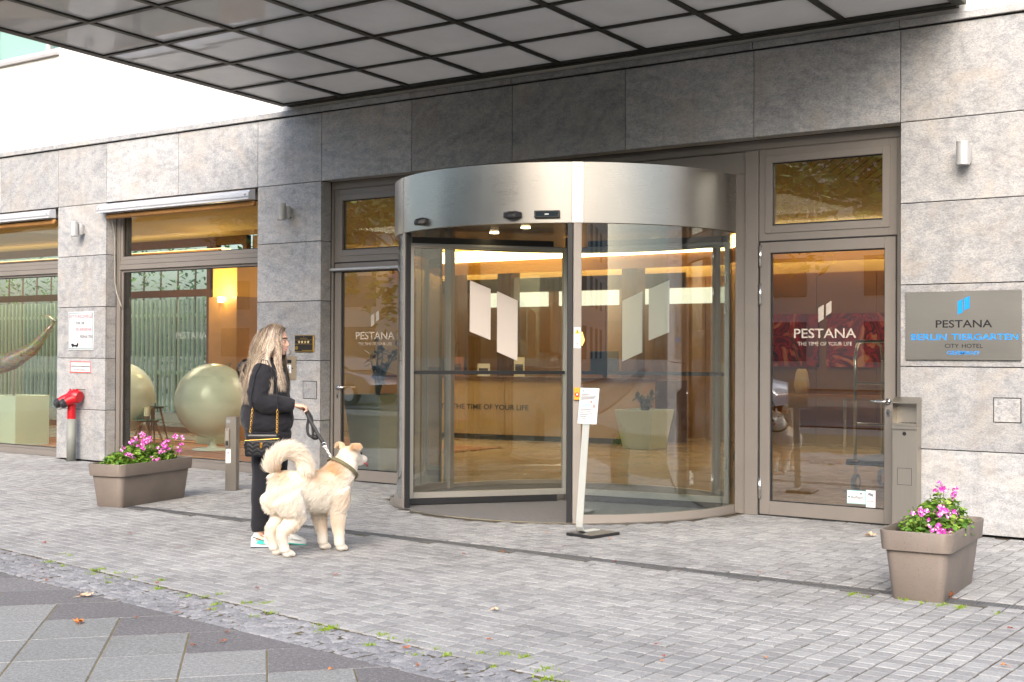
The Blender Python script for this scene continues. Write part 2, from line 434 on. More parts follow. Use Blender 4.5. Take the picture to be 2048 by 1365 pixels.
# ================================================================ hotel facade
hotel = thing('hotel_building', 'hotel ground floor clad in pale grey stone panels below a white rendered wall', 'building', (-2, .2, 0))
HC = .70723; ZT = 4.345; GAP = .004
CORE = pbr('dark_substructure', (.015, .015, .016), .8)
def panel(x0, z0, x1, z1, y0=0., y1=.03): return B(x0+GAP, y0, z0+GAP, x1-GAP, y1, z1-GAP).build('stone_panel', STONE, hotel, bevel=.0018)
PX = [-14.84, -13.45, -12.06, -10.669, -9.585, -8.108, -6.63, -5.55, -4.161, -2.772, -1.383, .006, 1.396, 2.786, 4.176, 5.566]
for i in range(len(PX)-1): panel(PX[i], 5*HC, PX[i+1], ZT)
def pillar(x0, x1, rl, rr):
    for k in range(5):
        z0 = max(k*HC, .012); z1 = (k+1)*HC
        for a, b_ in ([(x0, x1)] if x1-x0 < 1.5 else [(x0, x0+1.39), (x0+1.39, x0+2.78), (x0+2.78, x1)]): panel(a, z0, b_, z1)
        if rr: B(x1-.034, .032, z0+GAP, x1-GAP, .168, z1-GAP).build('stone_panel', STONE, hotel, bevel=.0015)
        if rl: B(x0+GAP, .032, z0+GAP, x0+.034, .168, z1-GAP).build('stone_panel', STONE, hotel, bevel=.0015)
    B(x0+.036, .034, 0, x1-.036, .45, 5*HC).build('pillar_core', CORE, hotel)
pillar(-10.669, -9.585, 1, 1); pillar(-6.63, -5.55, 1, 1); pillar(1.396, 5.566, 1, 0); pillar(-14.84, -14.0, 0, 1)
for a, b_ in ((-14, -10.672), (-9.582, -6.633), (-5.547, 1.393)):
    n = max(1, round((b_-a)/1.39)); 
    for i in range(n): B(a+(b_-a)*i/n+GAP, .032, 5*HC+.002, a+(b_-a)*(i+1)/n-GAP, .168, 5*HC+.03).build('soffit_panel', STONE, hotel)
B(-14.84, .034, 5*HC+.034, 5.566, .45, ZT).build('lintel_core', CORE, hotel)
for i in range(len(PX)-1): B(PX[i]+.003, -.035, ZT+.012, PX[i+1]-.003, .03, ZT+.075).build('ledge_stone', STONE, hotel, bevel=.003)
B(-14.84, -.004, ZT+.0, 5.566, .03, ZT+.0115).build('ledge_joint', CORE, hotel)
# rendered upper wall with an opening for the upper window
up = MB(); up.box(-10.68, .0, ZT+.078, 5.566, .3, 9.5); up.box(-14.84, .0, ZT+.078, -10.68, .3, 5.72); up.box(-14.84, .0, 7.7, -10.68, .3, 9.5)
up.build('rendered_wall', RENDER, hotel)
wn = MB()
wn.box(-14.84, .12, 5.75, -10.70, .19, 5.84); wn.box(-10.78, .12, 5.84, -10.70, .19, 7.7); wn.box(-11.16, .125, 5.84, -11.09, .185, 7.7); wn.box(-12.6, .125, 5.84, -12.5, .185, 7.7)
w1 = wn.build('window', pbr('pale_window_frame', S(196, 196, 198), .5), hotel)
for a, b_ in ((-14.8, -12.6), (-12.5, -11.16), (-11.09, -10.78)): B(a+.002, .15, 5.842, b_-.002, .165, 7.69).build('pane', GLASS, w1)
B(-14.84, -.06, 5.69, -10.66, .14, 5.735).build('window_sill', pbr('sill_metal', S(178, 176, 176), .5, .3, .05, 5), w1)
B(-14.8, .26, 5.7, -10.7, .28, 7.7).build('curtain', pbr('sheer_curtain', S(178, 214, 214), .8), w1)

# ---- shop windows
def frame_rect(b, x0, x1, z0, z1, t, y0, y1, tb=None):
    tb = tb or t
    b.box(x0, y0, z0, x0+t, y1, z1); b.box(x1-t, y0, z0, x1, y1, z1); b.box(x0+t, y0, z0, x1-t, y1, z0+tb); b.box(x0+t, y0, z1-t, x1-t, y1, z1); return b
GASK = DARK
def pane(parent, x0, x1, z0, z1, y, mat=None, name='pane'):
    frame_rect(MB(), x0-.002, x1+.002, z0-.002, z1+.002, .012, y-.014, y+.016).build('gasket', GASK, parent)
    return B(x0+.004, y-.006, z0+.004, x1-.004, y+.006, z1-.004).build(name, mat or GLASS, parent)
def shop_window(x0, x1, mull=None):
    b = MB(); frame_rect(b, x0+.004, x1-.004, .012, 5*HC-.0, .075, .17, .26)
    b.box(x0+.08, .168, 2.625, x1-.08, .262, 2.69); b.box(x0+.08, .172, 2.694, x1-.08, .258, 2.755)
    o = b.build('window', ALU, hotel, bevel=.002)
    b = MB(); frame_rect(b, x0+.082, x1-.082, 2.757, 5*HC-.078, .045, .178, .25); frame_rect(b, x0+.082, x1-.082, .09, 2.623, .03, .2, .25); b.build('sash_frame', ALU, o, bevel=.0015)
    pane(o, x0+.13, x1-.13, 2.804, 5*HC-.126, .215); pane(o, x0+.113, x1-.113, .121, 2.592, .225)
    if mull: B(mull-.05, .19, .1, mull+.05, .30, 2.62).build('mullion', ALU, o)
    # awning box with the rolled cloth below it
    aw = MB(); prof = []
    prof = [(-.02, 3.515), (-.10, 3.50), (-.135, 3.46), (-.14, 3.42), (-.125, 3.40), (-.15, 3.385), (-.148, 3.376), (-.11, 3.385), (-.02, 3.385)]
    aw.loft([[(xx, y, z) for y, z in prof] for xx in (x0-.03, x1-.02)])
    a = aw.build('awning_box', m_alu_silver, hotel, bevel=.002)
    r = MB(); r.tube([(x0+.07, -.03, 3.335), (x1-.03, -.03, 3.335)], .036, 12); r.build('awning_roll', CLOTH, a, smooth=True)
    for xx in (x0+.05,):
        t = MB(); t.tube([(xx, -.02, 3.335), (xx+.005, .05, 3.32), (xx+.01, .09, 3.1), (xx+.012, .1, 2.45), (xx+.03, .12, 2.3), (xx+.08, .15, 2.14), (xx+.1, .165, 2.1)], .011, 8); t.build('awning_arm', ALUL, a, smooth=True)
    for xx in (x0+.02, x1-.07): MB().tube([(xx, -.125, 3.44), (xx, -.145, 3.44)], .012, 10).build('bolt', CHROME, a)
    B(x0, .168, 0, x1, .30, .011).build('threshold', ALU, o)
    return o
m_alu_silver = pbr('silver_awning_box', S(190, 192, 196), .4, .25, .03, 2); CLOTH = pbr('ochre_awning_cloth', S(176, 128, 74), .85, 0, .12, 20)
shop_window(-14.0, -10.669); wl = shop_window(-9.585, -6.63)

# ---- entrance screen: frame, two side doors
b = MB()
for x0, x1 in ((-5.546, -5.51), (-4.235, -4.16), (-.16, -.028), (1.31, 1.392)): b.box(x0, .17, .0, x1, .27, 3.44)
b.box(-5.546, .172, 3.442, 1.392, .268, 3.533)
scr = b.build('entrance_screen', ALU, hotel, bevel=.002)
B(-4.158, .20, 3.235, -.162, .24, 3.44).build('screen_panel', ALU, scr); B(-5.5, .185, 3.447, 1.36, .169, 3.449).build('shadow_line', DARK, scr)
B(-4.15, .195, 2.66, -3.905, .245, 3.233).build('screen_panel', ALU, scr); B(-.272, .195, 0, -.162, .245, 3.233).build('screen_panel', ALU, scr); B(-4.158, .195, 0, -3.905, .245, 2.658).build('screen_panel', ALU, scr)
def side_door(x0, x1, hinge_left, label):
    d = frame_rect(MB(), x0+.012, x1-.012, .012, 2.565, .10, .176, .246, .125).build('door', ALU, hotel, bevel=.003); d['label'] = label
    frame_rect(MB(), x0, x1, 0, 2.578, .011, .182, .25).build('door_gap', DARK, d)
    frame_rect(MB(), x0-.0, x1+.0, 2.58, 3.441, .074, .18, .255).build('transom_frame', ALU, d, bevel=.002)
    frame_rect(MB(), x0+.062, x1-.062, 2.65, 3.378, .07, .17, .25).build('transom_sash', ALU, d, bevel=.003)
    pane(d, x0+.128, x1-.128, 2.726, 3.31, .21, GLASSR); pane(d, x0+.112, x1-.112, .137, 2.465, .212, GLASSR)
    hx = x0+.02 if hinge_left else x1-.02
    for z in (2.44, 2.08, .26):
        hb = MB(); hb.tube([(hx, .165, z-.1), (hx, .165, z+.1)], .014, 10); hb.build('hinge', CHROME, d, smooth=True)
    kx = x1-.075 if hinge_left else x0+.075; s = -1 if hinge_left else 1
    hb = MB(); hb.tube([(kx, .178, 1.1), (kx, .118, 1.1), (kx+s*.02, .112, 1.1), (kx+s*.145, .112, 1.1)], .011, 10); hb.tube([(kx, .177, 1.1), (kx, .168, 1.1)], .027, 16); h = hb.build('handle', CHROME, d, smooth=True)
    hb = MB(); hb.tube([(kx, .177, 1.0), (kx, .166, 1.0)], .02, 14, flat=1.7); hb.build('lock_plate', CHROME, d); hb = MB(); hb.tube([(kx, .1655, .996), (kx, .164, .996)], .007, 8, flat=2); hb.build('key_hole', DARK, d)
    return d
LX = np.array([1., 0, 0]); UZ = np.array([0, 0, 1.])
k = NT('door_film'); tr = k.n('BsdfTransparent'); mx = k.n('MixShader'); mx.inputs[0].default_value = .5; k.b.inputs['Base Color'].default_value = S(206, 198, 186); k.b.inputs['Roughness'].default_value = .7; k.l(tr.outputs[0], mx.inputs[1]); k.l(k.b.outputs[0], mx.inputs[2]); k.l(mx.outputs[0], k.out.inputs[0]); DFILM = k.m
def lockup(d, cx, y=.2):
    FROST = DFILM
    text('PESTANA', (cx-.30, y, 1.665), LX, UZ, .60, .088, FROST, d, bold=.012)
    text('THE TIME OF YOUR LIFE', (cx-.262, y, 1.595), LX, UZ, .524, .036, FROST, d)
    MB().poly([(cx-.062, y, 1.81), (cx-.010, y, 1.84), (cx-.010, y, 1.972), (cx-.062, y, 1.942)], .0015, (0, 1, 0)).build('logo_bar', FROST, d)
    MB().poly([(cx+.012, y, 1.868), (cx+.064, y, 1.898), (cx+.064, y, 2.005), (cx+.012, y, 1.975)], .0015, (0, 1, 0)).build('logo_bar', FROST, d)
dR = side_door(-.02, 1.305, True, 'right side door with pale lettering, hinges and two stickers on its glass'); lockup(dR, .625)
dL = side_door(-5.505, -4.24, False, 'left side door with pale lettering and a bright bar along its top'); lockup(dL, -4.872)
b = MB(); b.box(-5.52, .10, 2.475, -4.2, .17, 2.505); b.build('drip_bar', m_alu_silver, dL, bevel=.008)
# stickers low on the right door
ST = .203
st = B(.845, ST-.003, .175, 1.01, ST, .285).build('sticker', pbr('sticker_white', (.8, .82, .82), .4), dR); B(.84, ST-.001, .17, 1.015, ST+.001, .29).build('sticker_edge', pbr('sticker_teal', S(120, 200, 200), .5), st)
text('WeWatch', (.875, ST-.004, .215), LX, UZ, .115, .03, pbr('print_navy', S(30, 44, 70), .6), st)
text('VIDEO SECURITY', (.875, ST-.004, .262), LX, UZ, .06, .008, pbr('print_grey', S(120, 130, 140), .6), st)
MB().tube([(.86, ST-.003, .23), (.86, ST-.0045, .23)], .009, 10).build('print_mark', pbr('print_teal', S(20, 110, 120), .6), st)
MB().tube([(.972, ST-.003, .264), (.972, ST-.0045, .264)], .009, 6).build('print_mark', MATS['print_navy'], st)
s2 = B(1.018, ST-.003, .14, 1.105, ST, .30).build('sticker', MATS['sticker_white'], dR)
text('ACHTUNG!', (1.028, ST-.004, .195), LX, UZ, .065, .012, pbr('print_red', S(190, 60, 70), .6), s2); text('Video', (1.045, ST-.004, .178), LX, UZ, .03, .008, MATS['print_grey'], s2); text('Überwachung', (1.028, ST-.004, .163), LX, UZ, .066, .009, MATS['print_grey'], s2)
b = MB(); b.obox((1.062, ST-.0035, .262), (.022, 0, -.008), (0, .0008, 0), (.004, 0, .011)); b.build('print_mark', MATS['print_grey'], s2); MB().tube([(1.036, ST-.003, .256), (1.036, ST-.0045, .256)], .005, 8).build('print_mark', MATS['print_red'], s2)
k = NT('reflected_text_film'); tr = k.n('BsdfTransparent'); mx = k.n('MixShader'); mx.inputs[0].default_value = .16; k.b.inputs['Base Color'].default_value = S(200, 205, 196); k.l(tr.outputs[0], mx.inputs[1]); k.l(k.b.outputs[0], mx.inputs[2]); k.l(mx.outputs[0], k.out.inputs[0]); FILMT = k.m
# reflection of lettering, painted as faint film letters on the shop window
text('PESTANA', (-8.385, .212, 1.68), LX, UZ, .60, .088, FILMT, wl, bold=.01)

# ================================================================ canopy
CANZ = lambda y: 4.461-.0395*y
CX0, CX1, CY0, CY1 = -6.16, 2.0, -.07, -5.32
can = thing('entrance_canopy', 'flat glass canopy with a dark bar grid above the hotel entrance', 'canopy', (-2.08, 0, 4.46))
CBAR = pbr('dark_canopy_steel', S(58, 57, 50), .5, .3, .1, 5)
xs = [-6.16+.07]+[-5.118+1.006*k for k in range(7)]+[1.93]; ys = [-.105, -.958, -1.815, -2.69, -3.565, -4.44, -5.28]
def cbar(a, b_, w, h): MB().bar((a[0], a[1], CANZ(a[1])+h/2), (b_[0], b_[1], CANZ(b_[1])+h/2), w, h).build('grid_bar', CBAR, can)
for i, x_ in enumerate(xs):
    w = .10 if i in (0, len(xs)-1) else .06
    cbar((x_, CY0), (x_, CY1), w if i else .1, .1 if i in (0, len(xs)-1) else .07)
for i, y_ in enumerate(ys):
    for j in range(len(xs)-1): cbar((xs[j]+.031, y_), (xs[j+1]-.031, y_), .05 if 0 < i < len(ys)-1 else .08, .066)
CPANE = None
k = NT('milky_canopy_glass'); k.b.inputs['Base Color'].default_value = S(150, 148, 150); k.b.inputs['Roughness'].default_value = .012; k.b.inputs['IOR'].default_value = 1.6
k.l(k.ramp(k.noise(1.1, 4, .6, k.coord()), [(.3, S(170, 172, 173)), (.7, S(196, 197, 198))]), k.b.inputs['Base Color']); tl = k.n('BsdfTranslucent'); tl.inputs[0].default_value = S(202, 202, 202); mx = k.n('MixShader'); mx.inputs[0].default_value = .36; k.l(k.b.outputs[0], mx.inputs[1]); k.l(tl.outputs[0], mx.inputs[2]); k.l(mx.outputs[0], k.out.inputs[0])
CPANE = k.m
for i in range(len(ys)-1):
    for j in range(len(xs)-1):
        x0, x1, y0, y1 = xs[j]+.028, xs[j+1]-.028, ys[i+1]+.024, ys[i]-.024; d = .018
        jz = RNG.normal(0, .0015, 4)
        v = [(x0,y0,CANZ(y0)+d+jz[0]),(x1,y0,CANZ(y0)+d+jz[1]),(x1,y1,CANZ(y1)+d+jz[2]),(x0,y1,CANZ(y1)+d+jz[3])]; v += [(a, b_, c+.02) for a, b_, c in v]
        MB().add(v, [(0,3,2,1),(4,5,6,7),(0,1,5,4),(1,2,6,5),(2,3,7,6),(3,0,4,7)]).build('glass_pane', CPANE, can)
B(CX0, CY1-.02, CANZ(CY1)+.1, CX1, CY1+.06, CANZ(CY1)+.16).build('front_rail', CBAR, can)
v = [(CX0,CY1,CANZ(CY1)+.11),(CX1,CY1,CANZ(CY1)+.11),(CX1,CY0,CANZ(CY0)+.11),(CX0,CY0,CANZ(CY0)+.11)]; v += [(a, b_, c+.06) for a, b_, c in v]

B(CX0+.1, -.068, CANZ(-.07)-.005, CX1-.1, -.002, CANZ(-.07)+.1).build('wall_rail', CBAR, can)
# ================================================================ revolving door
rv = thing('revolving_door', 'round revolving door with a brushed steel band above curved glass', 'revolving door', (DCX, DCY, 0))
def pol(a, r, z=0): t = R(a); return (DCX+r*sin(t), DCY-r*cos(t), z)
def arc_wall(a0, a1, r0, r1, z0, z1, n):
    b = MB(); rings = []
    for i in range(n+1):
        a = a0+(a1-a0)*i/n
        rings.append([pol(a, r0, z0), pol(a, r1, z0), pol(a, r1, z1), pol(a, r0, z1)])
    return b.loft(rings)
def sm(o, ang=.6):
    for p in o.data.polygons: p.use_smooth = True
    try: o.data.set_sharp_from_angle(angle=ang)
    except Exception: pass
    return o
ZB0, ZB1 = 2.682, 3.223
for a0, a1 in ((-95, -31.6), (-31.3, 33.4), (36.8, 98), (100, 262)):
    sm(arc_wall(a0, a1, 1.765, 1.81, ZB0, ZB1, 40).build('steel_band', STEEL, rv))
sm(arc_wall(33.5, 36.7, 1.765, 1.816, ZB0, ZB1, 4).build('band_trim', m_steel('light_steel', S(214, 208, 200), .3, .3), rv))
B(-.42, .02, 2.7, -.285, .2, 3.15).build('band_end', STEEL, rv)
cl = MB(); cl.loft([[pol(a, 1.763, 2.715) for a in range(0, 360, 6)], [pol(a, 1.763, 2.735) for a in range(0, 360, 6)]])
cl.build('drum_ceiling', pbr('drum_ceiling', S(96, 88, 80), .25, .5), rv)
tp = MB(); tp.loft([[pol(a, 1.764, 3.19) for a in range(0, 360, 6)], [pol(a, 1.764, 3.21) for a in range(0, 360, 6)]]); tp.build('drum_roof', GREYM, rv)
for a, r_ in ((10, 1.1), (-25, .9), (150, 1.0), (200, 1.1)):
    c = pol(a, r_, 2.714); MB().tube([(c[0], c[1], 2.7145), (c[0], c[1], 2.706)], .045, 16).build('downlight', emis('warm_downlight', (1, .78, .42, 1), 6), rv)
TAUPE = pbr('post_taupe', S(158, 150, 142), .42, .3, .03, 3)
def post(a, r0, r1, w, z0, z1, mat=None, name='post', bev=.004):
    t = R(a); rd = np.array([sin(t), -cos(t), 0]); tg = np.array([cos(t), sin(t), 0]); c = np.array([DCX, DCY, 0])
    return MB().obox(c+rd*(r0+r1)/2+np.array([0, 0, (z0+z1)/2]), rd*(r1-r0)/2, tg*w/2, UZ*(z1-z0)/2).build(name, mat or TAUPE, rv, bevel=bev)
post(-31.8, 1.735, 1.803, .05, 0, ZB0); post(-30.4, 1.745, 1.795, .03, 0, ZB0, DARK, 'rubber_edge')
post(35.1, 1.735, 1.805, .075, 0, ZB0); post(33.0, 1.735, 1.800, .05, 0, ZB0, BLACKM, 'rubber_edge')
post(100, 1.70, 1.8, .09, 0, ZB0); post(-96, 1.70, 1.8, .07, 0, ZB0); post(150, 1.73, 1.8, .06, 0, ZB0); post(212, 1.73, 1.8, .06, 0, ZB0)
for a0, a1 in ((-95, -33), (36.4, 99)):
    sm(arc_wall(a0, a1, 1.768, 1.778, .075, ZB0-.002, 36).build('curved_glass', glass('curved_glass', (.88, .92, .90, 1), .13), rv))
    sm(arc_wall(a0, a1, 1.745, 1.80, .0, .074, 36).build('glass_rail', TAUPE, rv), .5)
for a0, a1 in ((101, 149), (213, 263)):
    sm(arc_wall(a0, a1, 1.768, 1.778, .05, ZB0-.002, 20).build('curved_glass', MATS['curved_glass'], rv)); sm(arc_wall(a0, a1, 1.75, 1.8, 0, .049, 20).build('glass_rail', TAUPE, rv), .5)
sm(arc_wall(-97, 263, 1.795, 1.845, -.03, .006, 90).build('floor_ring', m_steel('ring_steel', S(176, 170, 162), .35, .3), rv), .5)
mat_ = MB(); mat_.loft([[pol(a, 1.79, -.03) for a in range(0, 360, 5)], [pol(a, 1.79, .003) for a in range(0, 360, 5)]])
k = NT('ribbed_mat'); c = k.n('NewGeometry').outputs['Position']; wv = k.n('TexWave'); wv.inputs['Scale'].default_value = 26; k.l(c, wv.inputs['Vector']); wv.inputs['Distortion'].default_value = 1.5; wv.inputs['Detail Scale'].default_value = 6
k.l(k.ramp(k.math('ADD', k.math('MULTIPLY', wv.outputs['Fac'], .5), k.math('MULTIPLY', k.noise(90, 3, .7, c), .5)), [(.3, S(92, 90, 90)), (.7, S(140, 138, 136))]), k.b.inputs['Base Color']); k.b.inputs['Roughness'].default_value = .95; k.bump(wv.outputs['Fac'], .6, .004)
mat_.build('entrance_mat', k.m, rv)
WG = glass('wing_glass', (.95, .95, .92, 1), .035, 0.0, 5.0)
def wing(a, logo):
    t = R(a); rd = np.array([sin(t), -cos(t), 0]); tg = np.array([cos(t), sin(t), 0]); c = np.array([DCX, DCY, 0]); L = 1.70
    def bx(r0, r1, z0, z1, th, mat, name, bev=.003, off=0):
        return MB().obox(c+rd*(r0+r1)/2+tg*off+UZ*(z0+z1)/2, rd*(r1-r0)/2, tg*th/2, UZ*(z1-z0)/2).build(name, mat, w, bevel=bev)
    b = MB(); w = None
    def part(r0, r1, z0, z1, th): b.obox(c+rd*(r0+r1)/2+UZ*(z0+z1)/2, rd*(r1-r0)/2, tg*th/2, UZ*(z1-z0)/2)
    part(L-.045, L, .07, 2.6, .045); part(.05, .09, .07, 2.6, .045); part(.09, L-.045, .07, .13, .045); part(.09, L-.045, 2.55, 2.6, .045)
    w = b.build('wing', ALUL, rv, bevel=.003)
    bx(.09, L-.046, .131, 2.549, .010, WG, 'pane', 0)
    bx(.15, L, .008, .069, .05, BLACKM, 'brush_strip'); bx(L, L+.03, .05, 2.6, .02, BLACKM, 'edge_brush', 0)
    for sd_ in (-1, 1): bx(.08, L-.05, 1.30, 1.335, .022, BLACKM, 'push_bar', .004, sd_*.045)
    bx(.2, L-.02, 2.601, 2.66, .07, BLACKM, 'head_rail'); bx(.15, L-.02, 2.575, 2.6, .075, GREYM, 'head_trim')
    s = 1 if logo > 0 else -1
    for (r1, z1, r0, z0, hb) in ((1.078, 2.243, .862, 2.159, .514), (.791, 2.138, .576, 2.046, .612)):
        for y_ in (-.007, .0055):
            P = [c+rd*r1+UZ*z1, c+rd*r0+UZ*z0, c+rd*r0+UZ*(z0-hb), c+rd*r1+UZ*(z1-hb)]
            MB().poly([p+tg*y_ for p in P], .0015, tg).build('logo_bar', FILM, w)
    for z in (2.2, 1.9, .4): MB().tube([c+rd*(L-.03)+UZ*z-tg*.03, c+rd*(L-.03)+UZ*(z+.1)-tg*.03], .012, 8).build('hinge', CHROME, w)
    return w
FILM = pbr('logo_film', S(226, 214, 204), .6)
wing(-37, 1); wing(98, 1); wing(212, 1)
MB().tube([(DCX, DCY, .01), (DCX, DCY, 2.7)], .06, 20).build('centre_shaft', ALUL, rv, smooth=True)
# sensors on the band
for a, kind in ((-17.5, 0), (16.5, 1), (26.5, 2)):
    t = R(a); rd = np.array([sin(t), -cos(t), 0]); tg = np.array([cos(t), sin(t), 0]); c = np.array([DCX, DCY, 0])+rd*1.812+UZ*2.755
    if kind == 2:
        s = MB().obox(c+rd*.02, tg*.115, rd*.02, UZ*.032).build('sensor', BLACKM, rv, bevel=.004); MB().obox(c+rd*.0405, tg*.1, rd*.001, UZ*.022).build('sensor_window', pbr('sensor_lens', (.03, .04, .05), .1), s); MB().obox(c+rd*.042-UZ*.002, tg*.018, rd*.0006, UZ*.006).build('sensor_mark', WHITEP, s)
    else:
        wv_ = .085 if kind else .075
        ring = lambda w_, h_, d_, z_: [c+tg*x_*w_+rd*d_+UZ*(y_*h_+z_) for x_, y_ in ((-1, .6), (-.35, 1), (.35, 1), (1, .6), (1, -.6), (.35, -1), (-.35, -1), (-1, -.6))]
        MB().loft([ring(wv_, .036, -.002, 0), ring(wv_, .036, .025, 0), ring(wv_*.55, .03, .075, -.01), ring(wv_*.3, .014, .085, -.012)]).build('sensor', BLACKM, rv, bevel=.003)
# stickers and emergency button on the right-hand post
t = R(35.1); rd = np.array([sin(t), -cos(t), 0]); tg = np.array([cos(t), sin(t), 0]); PC = np.array([DCX, DCY, 0])+rd*1.8055
MB().obox(PC+UZ*1.655, tg*.03, rd*.001, UZ*.093).build('warning_sticker', MATS['sticker_white'], rv)
MB().poly([PC+rd*.0012+tg*x_+UZ*z_ for x_, z_ in ((-.024, 1.69), (.024, 1.69), (0, 1.733))], .0008, rd).build('warning_sign', pbr('warning_yellow', S(240, 196, 20), .5), rv)
MB().obox(PC+rd*.0022+UZ*1.708, tg*.0025, rd*.0005, UZ*.01).build('warning_mark', DARK, rv)
for sg in (-1, 1): MB().obox(PC+rd*.0015+UZ*1.60, tg*.017+UZ*.017*sg, rd*.0005, (UZ*.0015-tg*.0015*sg)).build('warning_mark', pbr('pale_red', S(210, 120, 140), .6), rv)
eb = MB().obox(PC+rd*.015+UZ*1.155, tg*.027, rd*.015, UZ*.055).build('emergency_button', pbr('button_yellow', S(236, 160, 40), .45), rv, bevel=.004)
MB().tube([PC+rd*.03+UZ*1.15, PC+rd*.045+UZ*1.15], [.02, .017], 16).build('red_knob', pbr('button_red', S(206, 50, 30), .35), eb); MB().tube([PC+rd*.045+UZ*1.15, PC+rd*.047+UZ*1.15], .009, 12).build('knob_ring', WHITEP, eb)

# ================================================================ things on the facade
def wall_lamp(x, z, label):
    l_ = thing('wall_lamp', label, 'wall lamp', (x, 0, z), 'up and down lights on the stone pillars')
    LG = GREYM
    b = MB(); b.lathe([(.0, -.1), (.052, -.1), (.056, -.097), (.056, -.085), (.054, -.083), (.054, .083), (.056, .085), (.056, .099), (.052, .102), (.0, .102)], (0, -.155, 0), 28)
    sm(b.build('lamp_body', LG, l_, local=True), .5)
    b = MB(); b.lathe([(.0, -.075), (.038, -.075), (.040, -.07), (.040, .07), (.038, .075), (0, .075)], (.0, -.055, 0), 22); b.box(-.03, -.052, -.055, .03, -.002, .055)
    sm(b.build('lamp_mount', LG, l_, local=True), .5)
    MB().tube([(0, -.155, -.1005), (0, -.155, -.103)], .045, 20).build('lamp_lens', pbr('lamp_lens', (.25, .25, .25), .1), l_, local=True)
    return l_
wall_lamp(-6.06, 3.19, 'small grey cylinder lamp on the stone pillar above the star plaque')
wall_lamp(-10.08, 3.19, 'small grey cylinder lamp on the stone pillar above the fire rescue sign')
wall_lamp(1.98, 3.2, 'small white cylinder lamp on the stone wall above the hotel name sign')
# hotel name sign
sg = thing('hotel_sign', 'brushed metal hotel sign with black and bright blue lettering on the stone wall', 'sign', (1.934, 0, 1.47))
B(1.452, -.022, 1.473, 2.416, -.004, 2.055).build('sign_plate', m_steel('sign_steel', S(160, 157, 150), .42, .2), sg, bevel=.002)
for xx in (1.5, 2.37):
    for zz in (1.51, 2.02): MB().tube([(xx, -.004, zz), (xx, .002, zz)], .008, 8).build('spacer', CHROME, sg)
SK = pbr('sign_black', (.012, .012, .014), .5); SB = pbr('sign_blue', S(0, 142, 228), .5)
scx = 1.948
text('PESTANA', (scx-.235, -.0225, 1.747), LX, UZ, .47, .065, SK, sg, bold=.012)
text('BERLIN', (scx-.445, -.0225, 1.642), LX, UZ, .302, .053, SB, sg, bold=.008); text('TIERGARTEN', (scx-.101, -.0225, 1.642), LX, UZ, .546, .053, SB, sg, bold=.008)
text('CITY', (scx-.158, -.0225, 1.576), LX, UZ, .118, .034, SK, sg, bold=.004); text('HOTEL', (scx-.014, -.0225, 1.576), LX, UZ, .172, .034, SK, sg, bold=.004)
text('GERMANY', (scx-.138, -.0225, 1.518), LX, UZ, .276, .034, SB, sg, bold=.006)
for x0, z0, z1 in ((scx-.05, 1.858, 1.97), (scx+.006, 1.893, 1.995)):
    MB().poly([(x0, -.0225, z0), (x0+.043, -.0225, z0+.018), (x0+.043, -.0225, z1+.018), (x0, -.0225, z1)], .0015, (0, -1, 0)).build('logo_bar', SB, sg)
SIGNW = pbr('weathered_sign_white', S(206, 208, 210), .5, 0, .03, 6)
# fire rescue sign and inlet sign
fs = thing('fire_rescue_sign', 'white upright fire rescue route sign with pale red German lettering', 'sign', (-10.11, 0, 1.52))
B(-10.395, -.012, 1.527, -9.835, -.001, 2.057).build('sign_plate', SIGNW, fs, bevel=.004)
frame_rect(MB(), -10.38, -9.85, 1.542, 2.042, .008, -.0135, -.0118).build('sign_border', pbr('border_teal', S(60, 116, 124), .5), fs)
PR = pbr('faded_red_print', S(206, 110, 126), .6); GK = pbr('grey_print', S(84, 88, 96), .6)
text('RETTUNGSWEGE', (-10.36, -.0135, 1.965), LX, UZ, .50, .052, PR, fs); text('FÜR DIE', (-10.22, -.0135, 1.88), LX, UZ, .19, .05, GK, fs)
text('FEUERWEHR', (-10.22, -.0135, 1.785), LX, UZ, .35, .05, PR, fs); text('FREIHALTEN', (-10.13, -.0135, 1.69), LX, UZ, .27, .045, GK, fs); text('§ 2 StVO', (-10.09, -.0135, 1.61), LX, UZ, .13, .016, GK, fs) if False else None
b = MB(); b.box(-10.32, -.0138, 1.575, -10.17, -.0122, 1.60); b.box(-10.33, -.0138, 1.60, -10.27, -.0122, 1.615); b.box(-10.2, -.0138, 1.6, -10.165, -.0122, 1.62); b.tube([(-10.29, -.012, 1.572), (-10.29, -.0139, 1.572)], .012, 10); b.tube([(-10.2, -.012, 1.572), (-10.2, -.0139, 1.572)], .012, 10)
b.obox((-10.17, -.0131, 1.63), (.012, 0, .022), (0, .0007, 0), (-.003, 0, .0016)); b.build('fire_engine_print', SK, fs)
b = MB()
for q in (0, 1): b.obox((-10.24+q*.035, -.0126, 1.79), (.04-q*.01, 0, -.17), (0, .0005, 0), (.0018, 0, .0004))
b.build('ladder_print', pbr('faint_print', S(200, 206, 210), .6), fs)
rs = thing('inlet_sign', 'small white sign with a red border above the red fire inlet', 'sign', (-10.12, 0, 1.2))
B(-10.355, -.01, 1.21, -9.885, -.001, 1.372).build('sign_plate', SIGNW, rs); frame_rect(MB(), -10.353, -9.887, 1.212, 1.37, .014, -.0115, -.0098).build('sign_border', pbr('border_red', S(206, 84, 84), .5), rs)
text('Löschwassereinspeisung', (-10.33, -.0115, 1.285), LX, UZ, .42, .034, GK, rs); text('Stadthotelhaus', (-10.26, -.0115, 1.245), LX, UZ, .28, .018, GK, rs)
